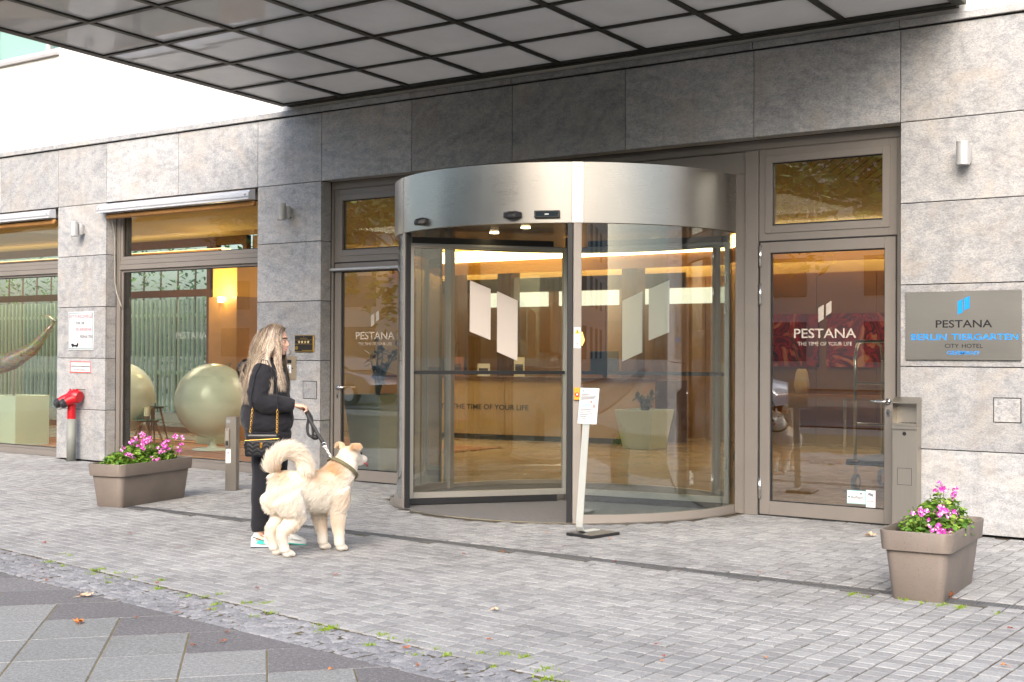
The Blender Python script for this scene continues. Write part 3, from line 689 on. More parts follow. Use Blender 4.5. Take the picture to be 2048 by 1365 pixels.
# star plaque
pl = thing('star_plaque', 'black and gold plaque with four gold stars on the stone pillar', 'plaque', (-5.8, 0, 1.5))
GOLD = pbr('gold', S(196, 158, 84), .35, .8); PBK = pbr('plaque_black', (.022, .017, .013), .4)
B(-5.957, -.024, 1.513, -5.645, -.001, 1.716).build('plaque_plate', GOLD, pl, bevel=.006)
for z0, z1 in ((1.66, 1.708), (1.611, 1.656), (1.522, 1.606)): B(-5.947, -.026, z0, -5.655, -.023, z1).build('plaque_field', PBK, pl)
def star(cx, cz, r_, y):
    return [(cx+(r_ if q % 2 == 0 else r_*.45)*sin(q*pi/5), y, cz+(r_ if q % 2 == 0 else r_*.45)*cos(q*pi/5)) for q in range(10)]
for q in range(4): MB().poly(star(-5.876+q*.05, 1.633, .022, -.0275), .0015, (0, 1, 0)).build('gold_star', pbr('pale_gold', S(238, 210, 150), .4, .3), pl)
MB().poly(star(-5.80, 1.695, .008, -.0275), .0012, (0, 1, 0)).build('gold_crest', GOLD, pl); text('DEHOGA', (-5.86, -.0265, 1.668), LX, UZ, .12, .014, GOLD, pl); MB().tube([(-5.918, -.0262, 1.563), (-5.918, -.0275, 1.563)], .024, 18).build('gold_seal', GOLD, pl)
B(-5.83, -.0275, 1.528, -5.665, -.0262, 1.536).build('gold_line', GOLD, pl)
# intercom plate
ip = thing('intercom_plate', 'beige metal intercom plate with a white number tag behind the woman', 'intercom', (-6.05, 0, 1.18))
B(-6.16, -.012, 1.18, -5.945, -.001, 1.465).build('plate', pbr('beige_steel', S(172, 156, 132), .4, .5), ip, bevel=.003); B(-6.08, -.022, 1.38, -6.015, -.012, 1.42).build('camera_window', BLACKM, ip, bevel=.003)
B(-6.11, -.016, 1.26, -6.02, -.012, 1.36).build('number_tag', WHITEP, ip); text('6', (-6.085, -.0175, 1.275), LX, UZ, .04, .07, GK, ip); MB().tube([(-5.995, -.012, 1.318), (-5.995, -.018, 1.318)], .008, 10).build('call_button', BLACKM, ip)
MB().tube([(-6.07, -.0, 1.515), (-6.07, -.02, 1.515)], .03, 20).build('bell_disc', ip and pbr('beige_disc', S(176, 168, 160), .5), ip)
# stone hatches
def hatch(x0, z0, x1, z1, label):
    h = thing('wall_hatch', label, 'hatch', ((x0+x1)/2, 0, z0)); frame_rect(MB(), x0, x1, z0, z1, .007, -.0015, .0).build('joint_frame', DARK, h); B(x0+.008, -.004, z0+.008, x1-.008, -.0005, z1-.008).build('cover', STONE, h)
    for xx in (x0+.05, x1-.05):
        for zz in (z0+.04, z1-.05): MB().tube([(xx, -.004, zz), (xx, -.0065, zz)], .011, 10).build('screw', pbr('dull_screw', S(170, 172, 176), .4, .6), h)
hatch(-5.834, .957, -5.604, 1.172, 'small square stone hatch below the star plaque'); hatch(2.186, .955, 2.412, 1.165, 'square stone hatch with four screws below the hotel name sign')
# dry riser inlet
dz = thing('fire_inlet', 'red twin fire hose inlet with black caps on a grey standpipe', 'fire inlet', (-10.13, -.14, 0))
N0_ = len(dz.children)
RED = pbr('fire_red', S(196, 22, 34), .32, 0, .06, 12, .08, 80); X0 = -10.13
MB().tube([(X0, -.14, 0), (X0, -.14, .58)], .062, 20).build('standpipe', pbr('grey_pipe', S(134, 137, 131), .55, 0, .06, 5), dz, smooth=True)
b = MB(); b.tube([(X0, -.14, .56), (X0, -.14, .60), (X0, -.14, .74), (X0, -.13, .80)], [.074, .074, .07, .075], 20)
b.tube([(X0+.17, -.09, .92), (X0+.12, -.1, .93), (X0, -.14, .92), (X0-.12, -.16, .90)], [.09, .115, .115, .06], 18)
for dx in (-.11, .07): b.tube([(X0+dx+.04, -.14, .90), (X0+dx-.02, -.24, .86), (X0+dx-.045, -.30, .825)], [.085, .075, .068], 16)
sm(b.build('inlet_body', RED, dz), .8)
for dx in (-.11, .07):
    b = MB(); p0 = np.array([X0+dx-.045, -.30, .825]); d = np.array([-.28, -.85, -.42]); d /= np.linalg.norm(d)
    b.tube([p0-d*.01, p0+d*.02, p0+d*.021, p0+d*.05, p0+d*.052, p0+d*.075], [.08, .082, .074, .074, .066, .05], 18); b.build('cap', pbr('black_cap', (.03, .03, .035), .4), dz)
for q in (-.06, .05, .14): MB().tube([(X0+q, -.13, 1.02), (X0+q, -.13, 1.05)], .016, 8).build('bolt', RED, dz)
MB().tube([(X0-.05, -.03, 1.045), (X0+.24, -.03, 1.04)], .006, 6).build('bracket', DARK, dz); B(X0+.055, -.262, .84, X0+.12, -.258, .865).build('label_plate', WHITEP, dz)
ch = [(X0-.155+.02*q, -.33-.02*sin(q), .76-.05*sin(q/8*pi)) for q in range(9)]; MB().tube(ch, .004, 6).build('cap_chain', DARK, dz)

for ch_ in dz.children:
    if ch_.name.startswith('standpipe'): continue
    for v_ in ch_.data.vertices: v_.co = (X0+(v_.co.x-X0)*.74, -.14+(v_.co.y+.14)*.8, .58+(v_.co.z-.56)*.84)
# ================================================================ things standing on the paving
# ---- planters with geraniums
k = NT('taupe_planter'); c = k.coord(); sp = k.noise(160, 2, .6, c)
k.l(k.mix(k.ramp(sp, [(.30, G1(.8)), (.36, G1(0))]), k.ramp(k.noise(2.5, 4, .6, c), [(.3, S(112, 102, 94)), (.7, S(128, 117, 108))]), S(70, 58, 54)), k.b.inputs['Base Color']); k.b.inputs['Roughness'].default_value = .55; k.bump(sp, .08, .002)
PLM = k.m
SOIL = pbr('dark_soil', S(52, 40, 32), 1, 0, .4, 30, 1., 50)
def rrect(w, l, z, r_=.05, n=5):
    P = []
    for cx, cy, a in ((w/2-r_, l/2-r_, 0), (-w/2+r_, l/2-r_, 90), (-w/2+r_, -l/2+r_, 180), (w/2-r_, -l/2+r_, 270)):
        for q in range(n+1): t = R(a+90*q/n); P.append((cx+r_*cos(t), cy+r_*sin(t), z))
    return P
def planter(loc, rz, label, w=.37, l=.98, h=.425):
    p = thing('planter', label, 'planter', loc, 'plastic planters by the entrance', rz)
    sx = .10
    b = MB(); b.loft([rrect(w, l, .0, .045), rrect(w+.005, l+.005, .006, .05), rrect(w+sx*.75, l+sx*.75, h*.72, .06), rrect(w+sx*.75-.004, l+sx*.75-.004, h*.735, .06)], True, False); b.f.append(tuple(range(24))[::-1])
    sm(b.build('tub', PLM, p, local=True), .6)
    b = MB(); o1, o2 = w+sx+.02, l+sx+.02
    b.loft([rrect(o1-.03, o2-.03, h*.715, .06), rrect(o1, o2, h*.72, .065), rrect(o1+.02, o2+.02, h-.006, .07), rrect(o1+.014, o2+.014, h, .068), rrect(o1-.012, o2-.012, h, .06), rrect(o1-.02, o2-.02, h-.01, .06), rrect(o1-.04, o2-.04, h*.74, .05)], True, False)
    sm(b.build('rim', PLM, p, local=True), .6)
    b = MB(); n = 8; Pq = [[((i/n-.5)*(o1-.06), (j/24-.5)*(o2-.06), h*.82+random.uniform(-.012, .015)) for j in range(25)] for i in range(n+1)]; b.grid(Pq); b.build('soil', SOIL, p, local=True)
    return p
PL1 = planter((-5.437, -2.66, 0), R(13.5), 'taupe plastic planter of pink geraniums near the shop window', .30, 1.03, .42); PL2 = planter((2.575, -2.73, 0), R(5), 'taupe plastic planter of pink geraniums near the steel ash bin', .31, .88, .43)
k = NT('geranium_leaf'); ge = k.n('NewGeometry'); 
k.l(k.ramp(ge.outputs['Random Per Island'], [(0, S(58, 92, 30)), (.4, S(96, 140, 46)), (.75, S(136, 172, 62)), (1, S(176, 192, 96))]), k.b.inputs['Base Color']); k.b.inputs['Roughness'].default_value = .5
try: k.b.inputs['Subsurface Weight'].default_value = 0.0
except Exception: pass
tl = k.n('BsdfTranslucent'); tl.inputs[0].default_value = S(150, 190, 60); mx = k.n('MixShader'); mx.inputs[0].default_value = .22; k.l(k.b.outputs[0], mx.inputs[1]); k.l(tl.outputs[0], mx.inputs[2]); k.l(mx.outputs[0], k.out.inputs[0])
LEAFM = k.m; STEMM = pbr('green_stem', S(96, 112, 52), .7)
k = NT('geranium_petal'); ge = k.n('NewGeometry'); k.l(k.ramp(ge.outputs['Random Per Island'], [(0, S(176, 40, 146)), (.45, S(206, 76, 176)), (.7, S(224, 128, 200)), (1, S(238, 204, 226))]), k.b.inputs['Base Color']); k.b.inputs['Roughness'].default_value = .55; PETM = k.m
def geranium(P, rzp, locp, label, zc, spots, spread, hgt, w, seed, dense):
    rr = random.Random(seed); g = thing('geranium', label, 'flowering plant', (locp[0], locp[1], zc), 'geraniums in the planters', rzp)
    lf = MB(); stm = MB()
    def leaf(c, s, n):
        n = np.array(n); n = n/np.linalg.norm(n); a = np.cross(n, (rr.uniform(-1, 1), rr.uniform(-1, 1), .3)); a /= np.linalg.norm(a)+1e-9; b_ = np.cross(n, a)
        o = len(lf.v); lf.v.append(tuple(c)); m_ = 7
        for q in range(m_):
            t = 2*pi*q/m_; rad = s*(1+.18*cos(3*t+.5))*(.6 if q == 0 else 1); lf.v.append(tuple(c+a*rad*cos(t)+b_*rad*sin(t)+n*s*.22*(1+.5*sin(2*t))))
        for q in range(m_): lf.f.append((o, o+1+q, o+1+(q+1) % m_))
    for (sx, sy, sr, sh) in spots:
        for q in range(int(dense*sr*sr*16000)):
            t = rr.uniform(0, 2*pi); u_ = sqrt(rr.random()); x_ = sx+sr*u_*cos(t)*w; y_ = sy+sr*u_*sin(t)
            top = sh*1.4*(1-.7*u_*u_); z_ = rr.uniform(.0, 1)**.6*top
            leaf(np.array([x_, y_, z_]), rr.uniform(.012, .024), (x_-sx+rr.uniform(-.25, .25), y_-sy+rr.uniform(-.25, .25), .25+rr.random()*.5))
        for q in range(9):
            x_, y_ = sx+rr.uniform(-.7, .7)*sr*w, sy+rr.uniform(-.7, .7)*sr; stm.tube([(sx+rr.uniform(-.05, .05), sy+rr.uniform(-.05, .05), -.03), ((sx+x_)/2, (sy+y_)/2, sh*.5), (x_, y_, sh*rr.uniform(.9, 1.3))], [.005, .004, .0025], 5)
    tag(lf.build('foliage', LEAFM, g, local=True), kind='stuff'); 
    fl = []
    for (fx, fy, fz, nfl) in spread:
        f = MB()
        stm.tube([(fx*.6, fy*.92, .03), (fx*.9, fy*.98, fz*.6), (fx, fy, fz)], [.004, .003, .002], 5)
        for q in range(nfl):
            c0 = np.array([fx+rr.gauss(0, .018), fy+rr.gauss(0, .03), fz+rr.gauss(0, .014)]); nn = np.array([rr.gauss(.5, .6), rr.gauss(-.6, .5), rr.uniform(.1, .8)]); nn /= np.linalg.norm(nn)
            a = np.cross(nn, (0, 0, 1)); a /= np.linalg.norm(a)+1e-9; b_ = np.cross(nn, a)
            for w_ in range(5):
                t = 2*pi*w_/5+.3; dr_ = a*cos(t)+b_*sin(t); sd_ = -a*sin(t)+b_*cos(t); s = rr.uniform(.013, .018)
                o = len(f.v); f.v += [tuple(c0), tuple(c0+dr_*s*.55+sd_*s*.42+nn*.003), tuple(c0+dr_*s+sd_*s*.3+nn*.006), tuple(c0+dr_*s-sd_*s*.3+nn*.006), tuple(c0+dr_*s*.55-sd_*s*.42+nn*.003)]; f.f.append((o, o+1, o+2, o+3, o+4))
        f.build('flower', PETM, g, local=True)
    stm.build('stem', STEMM, g, local=True)
    return g
geranium(PL1, R(13.5), (-5.437, -2.66), 'pink flowering geranium spreading along the left planter', .36, [(-.02, -.36, .15, .12), (.0, -.18, .19, .16), (.0, .02, .17, .14), (.0, .2, .17, .15), (.0, .36, .12, .15)],
 [(.1, -.44, .20, 4), (.12, -.36, .13, 6), (.1, -.30, .10, 9), (.05, -.22, .24, 4), (.12, -.16, .20, 9), (.1, -.10, .25, 14), (.16, -.04, .07, 7), (.08, 0.0, .27, 12), (.14, .1, .14, 9), (.13, .18, .18, 14), (.1, .24, .22, 6), (.1, .38, .28, 6), (.12, .42, .12, 6), (.12, .47, .20, 5), (.1, .5, .26, 5), (.0, -.12, .28, 9), (-.02, .02, .31, 9)], .28, 1.1, 4, 1.25)
geranium(PL2, R(5), (2.575, -2.73), 'pink flowering geranium with bare gaps in the right planter', .36, [(.02, -.14, .17, .16), (.04, .06, .16, .19), (-.02, .2, .13, .16), (.0, -.3, .1, .1)],
 [(.1, -.42, .10, 8), (.12, -.33, .05, 11), (.13, -.24, .04, 8), (.12, -.30, .16, 10), (.1, -.26, .2, 5), (.13, -.16, .07, 9), (.05, -.1, .3, 5), (.05, .06, .30, 8), (.1, .12, .12, 6), (.12, .02, .14, 6), (.08, .24, .24, 8), (.0, .34, .1, 4), (.0, -.36, .18, 9)], .25, 1.2, 9, 1.1)
# ---- reader bollard
bo = thing('reader_post', 'slim square steel post with a card reader beside the woman', 'post', (-5.55, -1.36, 0), None, R(27)); PST = m_steel('post_steel', S(160, 154, 146), .42, .2, (60, 60, 1))
B(-.062, -.05, 0, .062, .05, .805).build('shaft', PST, bo, bevel=.003, local=True); B(-.064, -.065, .475, -.01, -.051, .675).build('card_reader', pbr('reader_grey', S(150, 140, 128), .4, .4), bo, bevel=.003, local=True)
B(-.055, -.066, .49, -.022, -.0655, .54).build('reader_slot', DARK, bo, local=True); B(-.052, -.068, .55, -.024, -.0655, .65).build('reader_key', ALUL, bo, local=True)
B(-.055, -.052, .30, .0, -.0505, .45).build('notice', WHITEP, bo, local=True); b = MB(); b.obox((-.028, -.0525, .41), (.014, 0, 0), (0, .0005, 0), (.004, 0, .006)); b.box(-.048, -.0525, .33, -.008, -.0521, .334); b.box(-.048, -.0525, .345, -.012, -.0521, .349); b.build('notice_print', pbr('notice_red', S(180, 90, 90), .6), bo, local=True)
B(-.05, -.052, .735, -.005, -.0505, .77).build('maker_plate', pbr('plate_grey', S(150, 154, 158), .4, .3), bo, local=True)
# ---- info stand
iz = thing('info_stand', 'leaning grey notice stand with a white printed sheet in front of the revolving door', 'sign stand', (-.52, -1.94, 0), None, R(-10)); LGM = pbr('stand_grey', S(196, 198, 192), .4, .2)
B(-.14, -.18, .0, .14, .18, .026).build('base', pbr('stand_black', (.02, .02, .022), .35), iz, bevel=.004, local=True)
pth = [(.13, .0305), (.02, .0305), (-.04, .0305), (-.072, .04), (-.088, .07), (-.088, .12), (-.062, .4), (-.01, .95)]; rg2 = []
for i_, (y_, z_) in enumerate(pth):
    q0 = np.array(pth[max(i_-1, 0)]); q1 = np.array(pth[min(i_+1, len(pth)-1)]); d = q1-q0; d /= np.linalg.norm(d); ny, nz = -d[1]*.004, d[0]*.004
    rg2.append([(-.108, y_-ny, z_-nz), (-.036, y_-ny, z_-nz), (-.036, y_+ny, z_+nz), (-.108, y_+ny, z_+nz)])
MB().loft(rg2).build('stem', LGM, iz, local=True)
hc = np.array([-.055, .0, 1.075]); hu = np.array([0, .12, .99]); hu /= np.linalg.norm(hu); hr = np.array([1., 0, 0]); hn = np.cross(hr, hu)
hd = MB().obox(hc+hn*-.004, hr*.118, hu*.163, hn*.004).build('sheet_holder', glass('acrylic', (.96, .97, .97, 1), .05), iz, local=True)
MB().obox(hc+hn*.003, hr*.106, hu*.15, hn*.0012).build('printed_sheet', pbr('paper', (.8, .8, .79), .6), iz, local=True)
PB = pbr('print_blue', S(120, 170, 214), .7); PG = pbr('print_dark', S(90, 92, 98), .7)
b = MB(); b2 = MB(); rr_ = random.Random(5)
for q, (zz, w_) in enumerate([(.095, .09), (.083, .17), (.072, .16), (.062, .15), (.05, .1), (-.03, .13), (-.044, .12), (-.06, .14), (-.074, .1), (-.09, .08), (-.105, .07)]):
    b.obox(hc+hn*.0046-hr*(.09-w_/2)+hu*zz, hr*w_/2, hu*.0026, hn*.0003)
for q, (zz, w_) in enumerate([(.025, .07), (.013, .12), (.003, .12), (-.008, .1), (-.12, .06)]): b2.obox(hc+hn*.0046-hr*(.09-w_/2)+hu*zz, hr*w_/2, hu*.0026, hn*.0003)
b2.obox(hc+hn*.0046-hr*.07+hu*.125, hr*.006, hu*.009, hn*.0003); b2.build('blue_print', PB, iz, local=True); b.build('dark_print', PG, iz, local=True)
MB().obox(hc+hn*.0046+hr*.03+hu*.035, hr*.012, hu*.012, hn*.0003).build('pictogram', pbr('print_pink', S(226, 150, 140), .7), iz, local=True); b = MB(); b.tube([hc+hn*.0046+hr*.065+hu*.0, hc+hn*.005+hr*.065+hu*.0], .016, 16); b.build('pictogram', MATS['print_pink'], iz, local=True)
# ---- ash bin
ab = thing('ash_bin', 'tall brushed steel ash bin with a sheltered ashtray at the stone wall', 'ash bin', (1.48, -.07, 0))
AM = m_steel('bin_steel', S(184, 178, 168), .42, .2, (60, 60, 1)); x0, x1, y0, y1 = 1.372, 1.588, -.125, -.012
B(x0, y0, 0, x1, y1, .905).build('bin_body', AM, ab, bevel=.003)
b = MB(); b.box(x0, y1-.012, .905, x1, y1, 1.14)
for xx in (x0, x1-.006): b.add([(xx, y0, .905), (xx, y1-.012, .905), (xx, y1-.012, 1.14), (xx, y0-.0, 1.115), (xx+.006, y0, .905), (xx+.006, y1-.012, .905), (xx+.006, y1-.012, 1.14), (xx+.006, y0, 1.115)], [(0,1,2,3),(7,6,5,4),(0,4,5,1),(1,5,6,2),(2,6,7,3),(3,7,4,0)])
b.add([(x0-.004, y0-.03, 1.10), (x1+.004, y0-.03, 1.10), (x1+.004, y1, 1.143), (x0-.004, y1, 1.143), (x0-.004, y0-.03, 1.108), (x1+.004, y0-.03, 1.108), (x1+.004, y1, 1.151), (x0-.004, y1, 1.151)], [(0,3,2,1),(4,5,6,7),(0,1,5,4),(1,2,6,5),(2,3,7,6),(3,0,4,7)])
b.build('hood', AM, ab)
B(x0+.007, y0-.012, .906, x1-.007, y1-.013, .93).build('ash_tray', AM, ab, bevel=.002)
for q in range(5):
    for w_ in range(3): MB().tube([(x0+.055+q*.034+(w_ % 2)*.017, y0+.025+w_*.028, .9305), (x0+.055+q*.034+(w_ % 2)*.017, y0+.025+w_*.028, .932)], .012, 12).build('ash_hole', DARK, ab)
B(x0+.006, y0-.02, .88, x1-.006, y0-.002, .905).build('tray_lip', AM, ab); MB().tube([((x0+x1)/2, y0, .84), ((x0+x1)/2, y0-.006, .84)], .017, 14).build('lock', BLACKM, ab)
frame_rect(MB(), x0+.045, x1-.045, .40, .545, .003, y0-.0012, y0+.001).build('door_line', DARK, ab)
# ---- fallen leaves
def fallen(px_w, s, seed, tone, curl, label, grp):
    rr = random.Random(seed); b = MB(); n = 14; P = []
    c0 = (0, 0, .012)
    o = len(b.v); b.v.append(c0)
    for q in range(n):
        t = 2*pi*q/n; rad = s*(.55+.45*abs(cos(2.5*t+.4)))*rr.uniform(.85, 1.1); b.v.append((rad*cos(t), rad*sin(t)*.8, .004+curl*rr.uniform(.1, 1)*s*(.5+.5*abs(cos(t+seed)))))
    for q in range(n): b.f.append((o, o+1+q, o+1+(q+1) % n))
    b.tube([(0, 0, .012), (-s*1.1, .1*s, .006), (-s*1.6, .25*s, .004)], .0012, 4)
    ob = b.build('fallen_leaf', tone, None); ob.location = (px_w[0], px_w[1], .002); ob.rotation_euler = (0, 0, rr.uniform(0, 6.28)); return tag(ob, label, 'leaf', grp)
LT = [pbr('leaf_orange', S(206, 128, 62), .7, 0, .25, 40), pbr('leaf_brown', S(150, 88, 58), .8, 0, .3, 40), pbr('leaf_pale', S(214, 182, 150), .8, 0, .2, 40), pbr('leaf_red', S(140, 62, 48), .8, 0, .2, 40)]
def g0(u_, v_):
    d = CF+CR*(u_-1024)/FPX-CU*(v_-682.5)/FPX; t = -CAM[2]/d[2]; p = CAM+t*d; return p[0], p[1]
fallen(g0(157, 1248), .042, 1, LT[0], .9, 'orange leaf lying on a pale granite slab', None)
fallen(g0(172, 1194), .05, 2, LT[2], .5, 'pale dry leaf lying on the dark granite edge slab', None)
fallen(g0(1740, 1074), .06, 3, LT[2], .7, 'large pale dry leaf lying in front of the right side door', None)
fallen(g0(1893, 1198), .045, 4, LT[1], 1.3, 'curled brown leaf leaning at the foot of the right planter', None)
fallen(g0(990, 1222), .028, 5, LT[2], .6, 'small whitish leaf lying alone in the middle of the block paving', None)
rr = random.Random(21)
for q in range(44):
    u_, v_ = rr.uniform(20, 2030), rr.uniform(960, 1350)
    x_, y_ = g0(u_, v_)
    if y_ > -.2 or (x_-DCX)**2+(y_-DCY)**2 < 3.8 or (abs(x_+5.5) < .5 and -3.1 < y_ < -1.9) or (abs(x_-2.7) < .5 and -3.2 < y_ < -1.8): continue
    ti_ = rr.choice([0, 1, 1, 3]); zone = 'on the granite slabs' if y_ < edge_slab(x_) else 'on the cobble strip' if y_ < edge_cob(x_) else 'on the paving before the drain' if y_ < -3.07 else 'on the paving between drain and doors'
    fallen((x_, y_), rr.uniform(.012, .02), 100+q, LT[ti_], 1., 'tiny %s leaf scrap lying %s' % (('orange', 'brown', 'pale', 'dark red')[ti_], zone), '%s leaf scraps %s' % (('orange', 'brown', 'pale', 'dark red')[ti_], zone))
# moss in the joints near the cobbles
mo = MB(); rr = random.Random(4)
for cl_ in range(65):
    x_ = rr.uniform(-3.2, 3.6) if cl_ < 60 else rr.gauss(2.1, .9); y_ = edge_cob(x_)+rr.gauss(.03, .10)
    if cl_ % 6 == 0: x_, y_ = rr.uniform(2.0, 3.4), -3.2+rr.gauss(0, .04)
    x_ = round(x_/CW-.5)*CW+CW/2
    for q in range(rr.randint(10, 30)):
        xx, yy = x_+rr.gauss(0, .008 if q % 2 else .03), y_+rr.gauss(0, .03 if q % 2 else .006); h_ = rr.uniform(.006, .018); a = rr.uniform(0, 6.28); dx, dy = .005*cos(a), .005*sin(a)
        mo.add([(xx-dx, yy-dy, -.006), (xx+dx, yy+dy, -.006), (xx+rr.gauss(0, .006), yy+rr.gauss(0, .006), h_)], [(0, 1, 2)])
tag(mo.build('joint_moss', pbr('moss_green', S(124, 150, 34), .9, 0, .3, 20), None), 'bright green moss tufts growing in the paving joints', 'moss', kind='stuff')
# ================================================================ inside the hotel
WOOD = pbr('amber_wood', S(158, 114, 64), .4, 0, .12, 3); WOODD = pbr('dark_wood', S(96, 62, 34), .45, 0, .15, 4)
PLAST = pbr('cream_wall', S(206, 180, 134), .8)
struct('lobby_floor', B(-26, .30, -.05, 6, 10.5, -.002), pbr('lobby_floor_stone', S(176, 150, 116), .22, 0, .08, 2))
k = NT('slatted_ceiling'); c = k.n('NewGeometry').outputs['Position']; sx = k.n('SeparateXYZ'); k.l(c, sx.inputs[0])
st_ = k.math('LESS_THAN', k.math('FRACT', k.math('MULTIPLY', k.math('ADD', sx.outputs[0], k.math('MULTIPLY', sx.outputs[1], .6)), 7.)), .12)
k.l(k.mix(st_, S(190, 160, 100), S(70, 54, 30)), k.b.inputs['Base Color']); k.b.inputs['Roughness'].default_value = .7
struct('lobby_ceiling', MB().box(-12, .46, 3.6, 6, 10.5, 3.75).box(-26, .46, 3.6, -12, 5.0, 3.75), pbr('beige_ceiling', S(190, 170, 120), .8)); B(-.4, .47, 3.56, 5.9, 6.0, 3.598).build('slatted_ceiling', k.m, bpy.data.objects['lobby_ceiling'])
struct('lobby_wall', MB().box(-12.2, 9.9, 0, 6, 10.1, 3.6).box(-12.2, 5.1, 0, -12.0, 9.9, 3.6).box(5.8, .46, 0, 6, 9.9, 3.6).box(-26, .46, 0, -25.8, 5, 3.6), PLAST)
lw = bpy.data.objects['lobby_wall']
for q in range(10): B(-11.9+q*1.05, 9.86, 0.0, -11.9+q*1.05+1.04, 9.895, 2.9).build('wood_panel', WOOD, lw)
# lit cove above the reception wall
cv = thing('cove_light', 'long glowing cove light above the reception wall', 'lamp', (-6, 8.9, 3.2)); B(-11.9, 8.55, 3.0, 5.7, 8.62, 3.22).build('cove_front', pbr('cove_wood', S(214, 150, 60), .5), cv); B(-11.9, 8.64, 3.24, 5.7, 9.6, 3.28).build('cove_shelf', PLAST, cv)
B(-11.9, 9.6, 3.3, 5.7, 9.7, 3.55).build('cove_strip', emis('cove_glow', (1, .72, .30, 1), 5), cv); B(-11.95, 8.52, 3.24, 5.7, 8.63, 3.34).build('cove_edge', emis('cove_edge_glow', (1, .82, .45, 1), 4), cv)
cv2 = thing('cove_light', 'glowing cove light above the lounge back windows', 'lamp', (-15, 4.6, 3.1)); B(-22, 4.3, 3.2, -12.1, 4.5, 3.32).build('cove_strip', emis('cove_glow2', (1, .72, .30, 1), 1.6), cv2)
B(-22, 4.22, 3.12, -12.1, 4.29, 3.3).build('cove_front', MATS['cove_wood'], cv2)
# dark band and lit display band on the back wall
bd = thing('display_band', 'bright shelf band on the wall behind the reception desk', 'display', (-8, 9.8, 2.3)); B(-11.9, 9.78, 2.72, -6.0, 9.85, 2.98).build('dark_panel', pbr('dark_panel', S(60, 48, 34), .5), bd); 
for a_, b_ in ((-10.6, -9.0), (-8.7, -7.4), (-6.9, -5.0)): B(a_, 9.76, 2.42, b_, 9.85, 2.70).build('lit_panel', emis('lit_panel', (.92, .95, .82, 1), .55), bd)
# reception desk
dk = thing('reception_desk', 'pale wooden reception desk with dark welcome lettering inside the revolving door', 'desk', (-8, 7.4, 0))
da = np.array([-10.6, 6.75]); db = np.array([-5.6, 7.6]); dd = db-da; L_ = np.linalg.norm(dd); dd /= L_; dn = np.array([dd[1], -dd[0]])
def dkbox(s0, s1, o0, o1, z0, z1): 
    c_ = da+dd*(s0+s1)/2+dn*(o0+o1)/2; return MB().obox((c_[0], c_[1], (z0+z1)/2), (*dd*(s1-s0)/2, 0), (*dn*(o1-o0)/2, 0), (0, 0, (z1-z0)/2))
DKM = pbr('desk_wood', S(186, 150, 100), .35, 0, .06, 2)
for q in range(4): dkbox(q*L_/4+.004, (q+1)*L_/4-.004, -.03, 0, .09, 1.06).build('desk_front', DKM, dk)
dkbox(0, L_, -.65, -.035, .0, 1.05).build('desk_body', DKM, dk); dkbox(-.05, L_+.05, -.7, .05, 1.062, 1.10).build('desk_top', WOODD, dk); dkbox(0, L_, -.06, -.034, 0, .088).build('plinth', DARK, dk)
p0 = da+dd*.55+dn*.003; text('WELCOME TO THE TIME OF YOUR LIFE', (p0[0], p0[1], .52), (dd[0], dd[1], 0), UZ, 2.45, .092, pbr('desk_letters', (.012, .012, .012), .6), dk, bold=.014)
for s_, w_, h_, colr in ((1.1, .16, .3, S(90, 140, 130)), (1.5, .28, .34, S(150, 90, 60)), (2.05, .24, .22, S(226, 214, 190)), (2.75, .2, .34, S(220, 200, 160))):
    c_ = da+dd*s_-dn*.15; n_ = thing('brochure', {.16: 'narrow green brochure standing on the reception desk', .28: 'wide brown framed card standing on the reception desk', .24: 'low cream framed card standing on the reception desk', .2: 'tall pale yellow brochure standing on the reception desk'}[w_], 'brochure', (c_[0], c_[1], 1.1))
    MB().obox((c_[0], c_[1], 1.1+h_/2), (*dd*w_/2, 0), (*dn*.012, 0), (0, 0, h_/2)).build('card', pbr('card_%d' % int(s_*100), colr, .6), n_); MB().obox((c_[0]+dn[0]*.013, c_[1]+dn[1]*.013, 1.1+h_*.42), (*dd*w_*.38, 0), (*dn*.001, 0), (0, 0, h_*.22)).build('picture', pbr('card_pic_%d' % int(s_*100), S(70, 60, 60), .6, 0, .6, 30), n_)
# warm pendant and monitors
pn = thing('table_lamp', 'small glowing orange lamp behind the reception desk', 'lamp', (-7.3, 9.0, 1.7)); MB().lathe([(.02, -.3), (.03, -.12), (.16, -.1), (.2, .0), (.16, .14), (.05, .2)], (-7.6, 8.6, 1.75), 20).build('lamp_shade', emis('lamp_orange', (1, .5, .16, 1), 2.2), pn); MB().tube([(-7.6, 8.6, 1.05), (-7.6, 8.6, 1.46)], .02, 8).build('lamp_foot', DARK, pn)
ct = thing('back_counter', 'dark counter standing behind the reception desk', 'counter', (-8, 8.7, 0)); B(-10.8, 8.4, 0, -5.4, 8.8, 1.05).build('counter_body', WOODD, ct)
mn = thing('monitor', 'black monitor on the reception desk', 'monitor', (-6.4, 7.9, 1.1)); B(-6.75, 7.82, 1.2, -6.2, 7.86, 1.55).build('screen', BLACKM, mn, bevel=.005); B(-6.5, 7.83, 1.1, -6.44, 7.87, 1.2).build('stand', BLACKM, mn)
for x_ in (-10.9, -9.6, -6.8, -4.6):
    cp = thing('column', {-10.9: 'brown wooden column at the far end of the reception', -9.6: 'brown wooden column behind the receptionist', -6.8: 'brown wooden column behind the orange lamp', -4.6: 'brown wooden column right of the reception desk'}[x_], 'column', (x_, 9.3, 0)); B(x_-.16, 9.2, 0, x_+.16, 9.5, 3.24).build('shaft', WOODD, cp); B(x_-.18, 9.18, 0, x_+.18, 9.52, .1).build('plinth', DARK, cp)
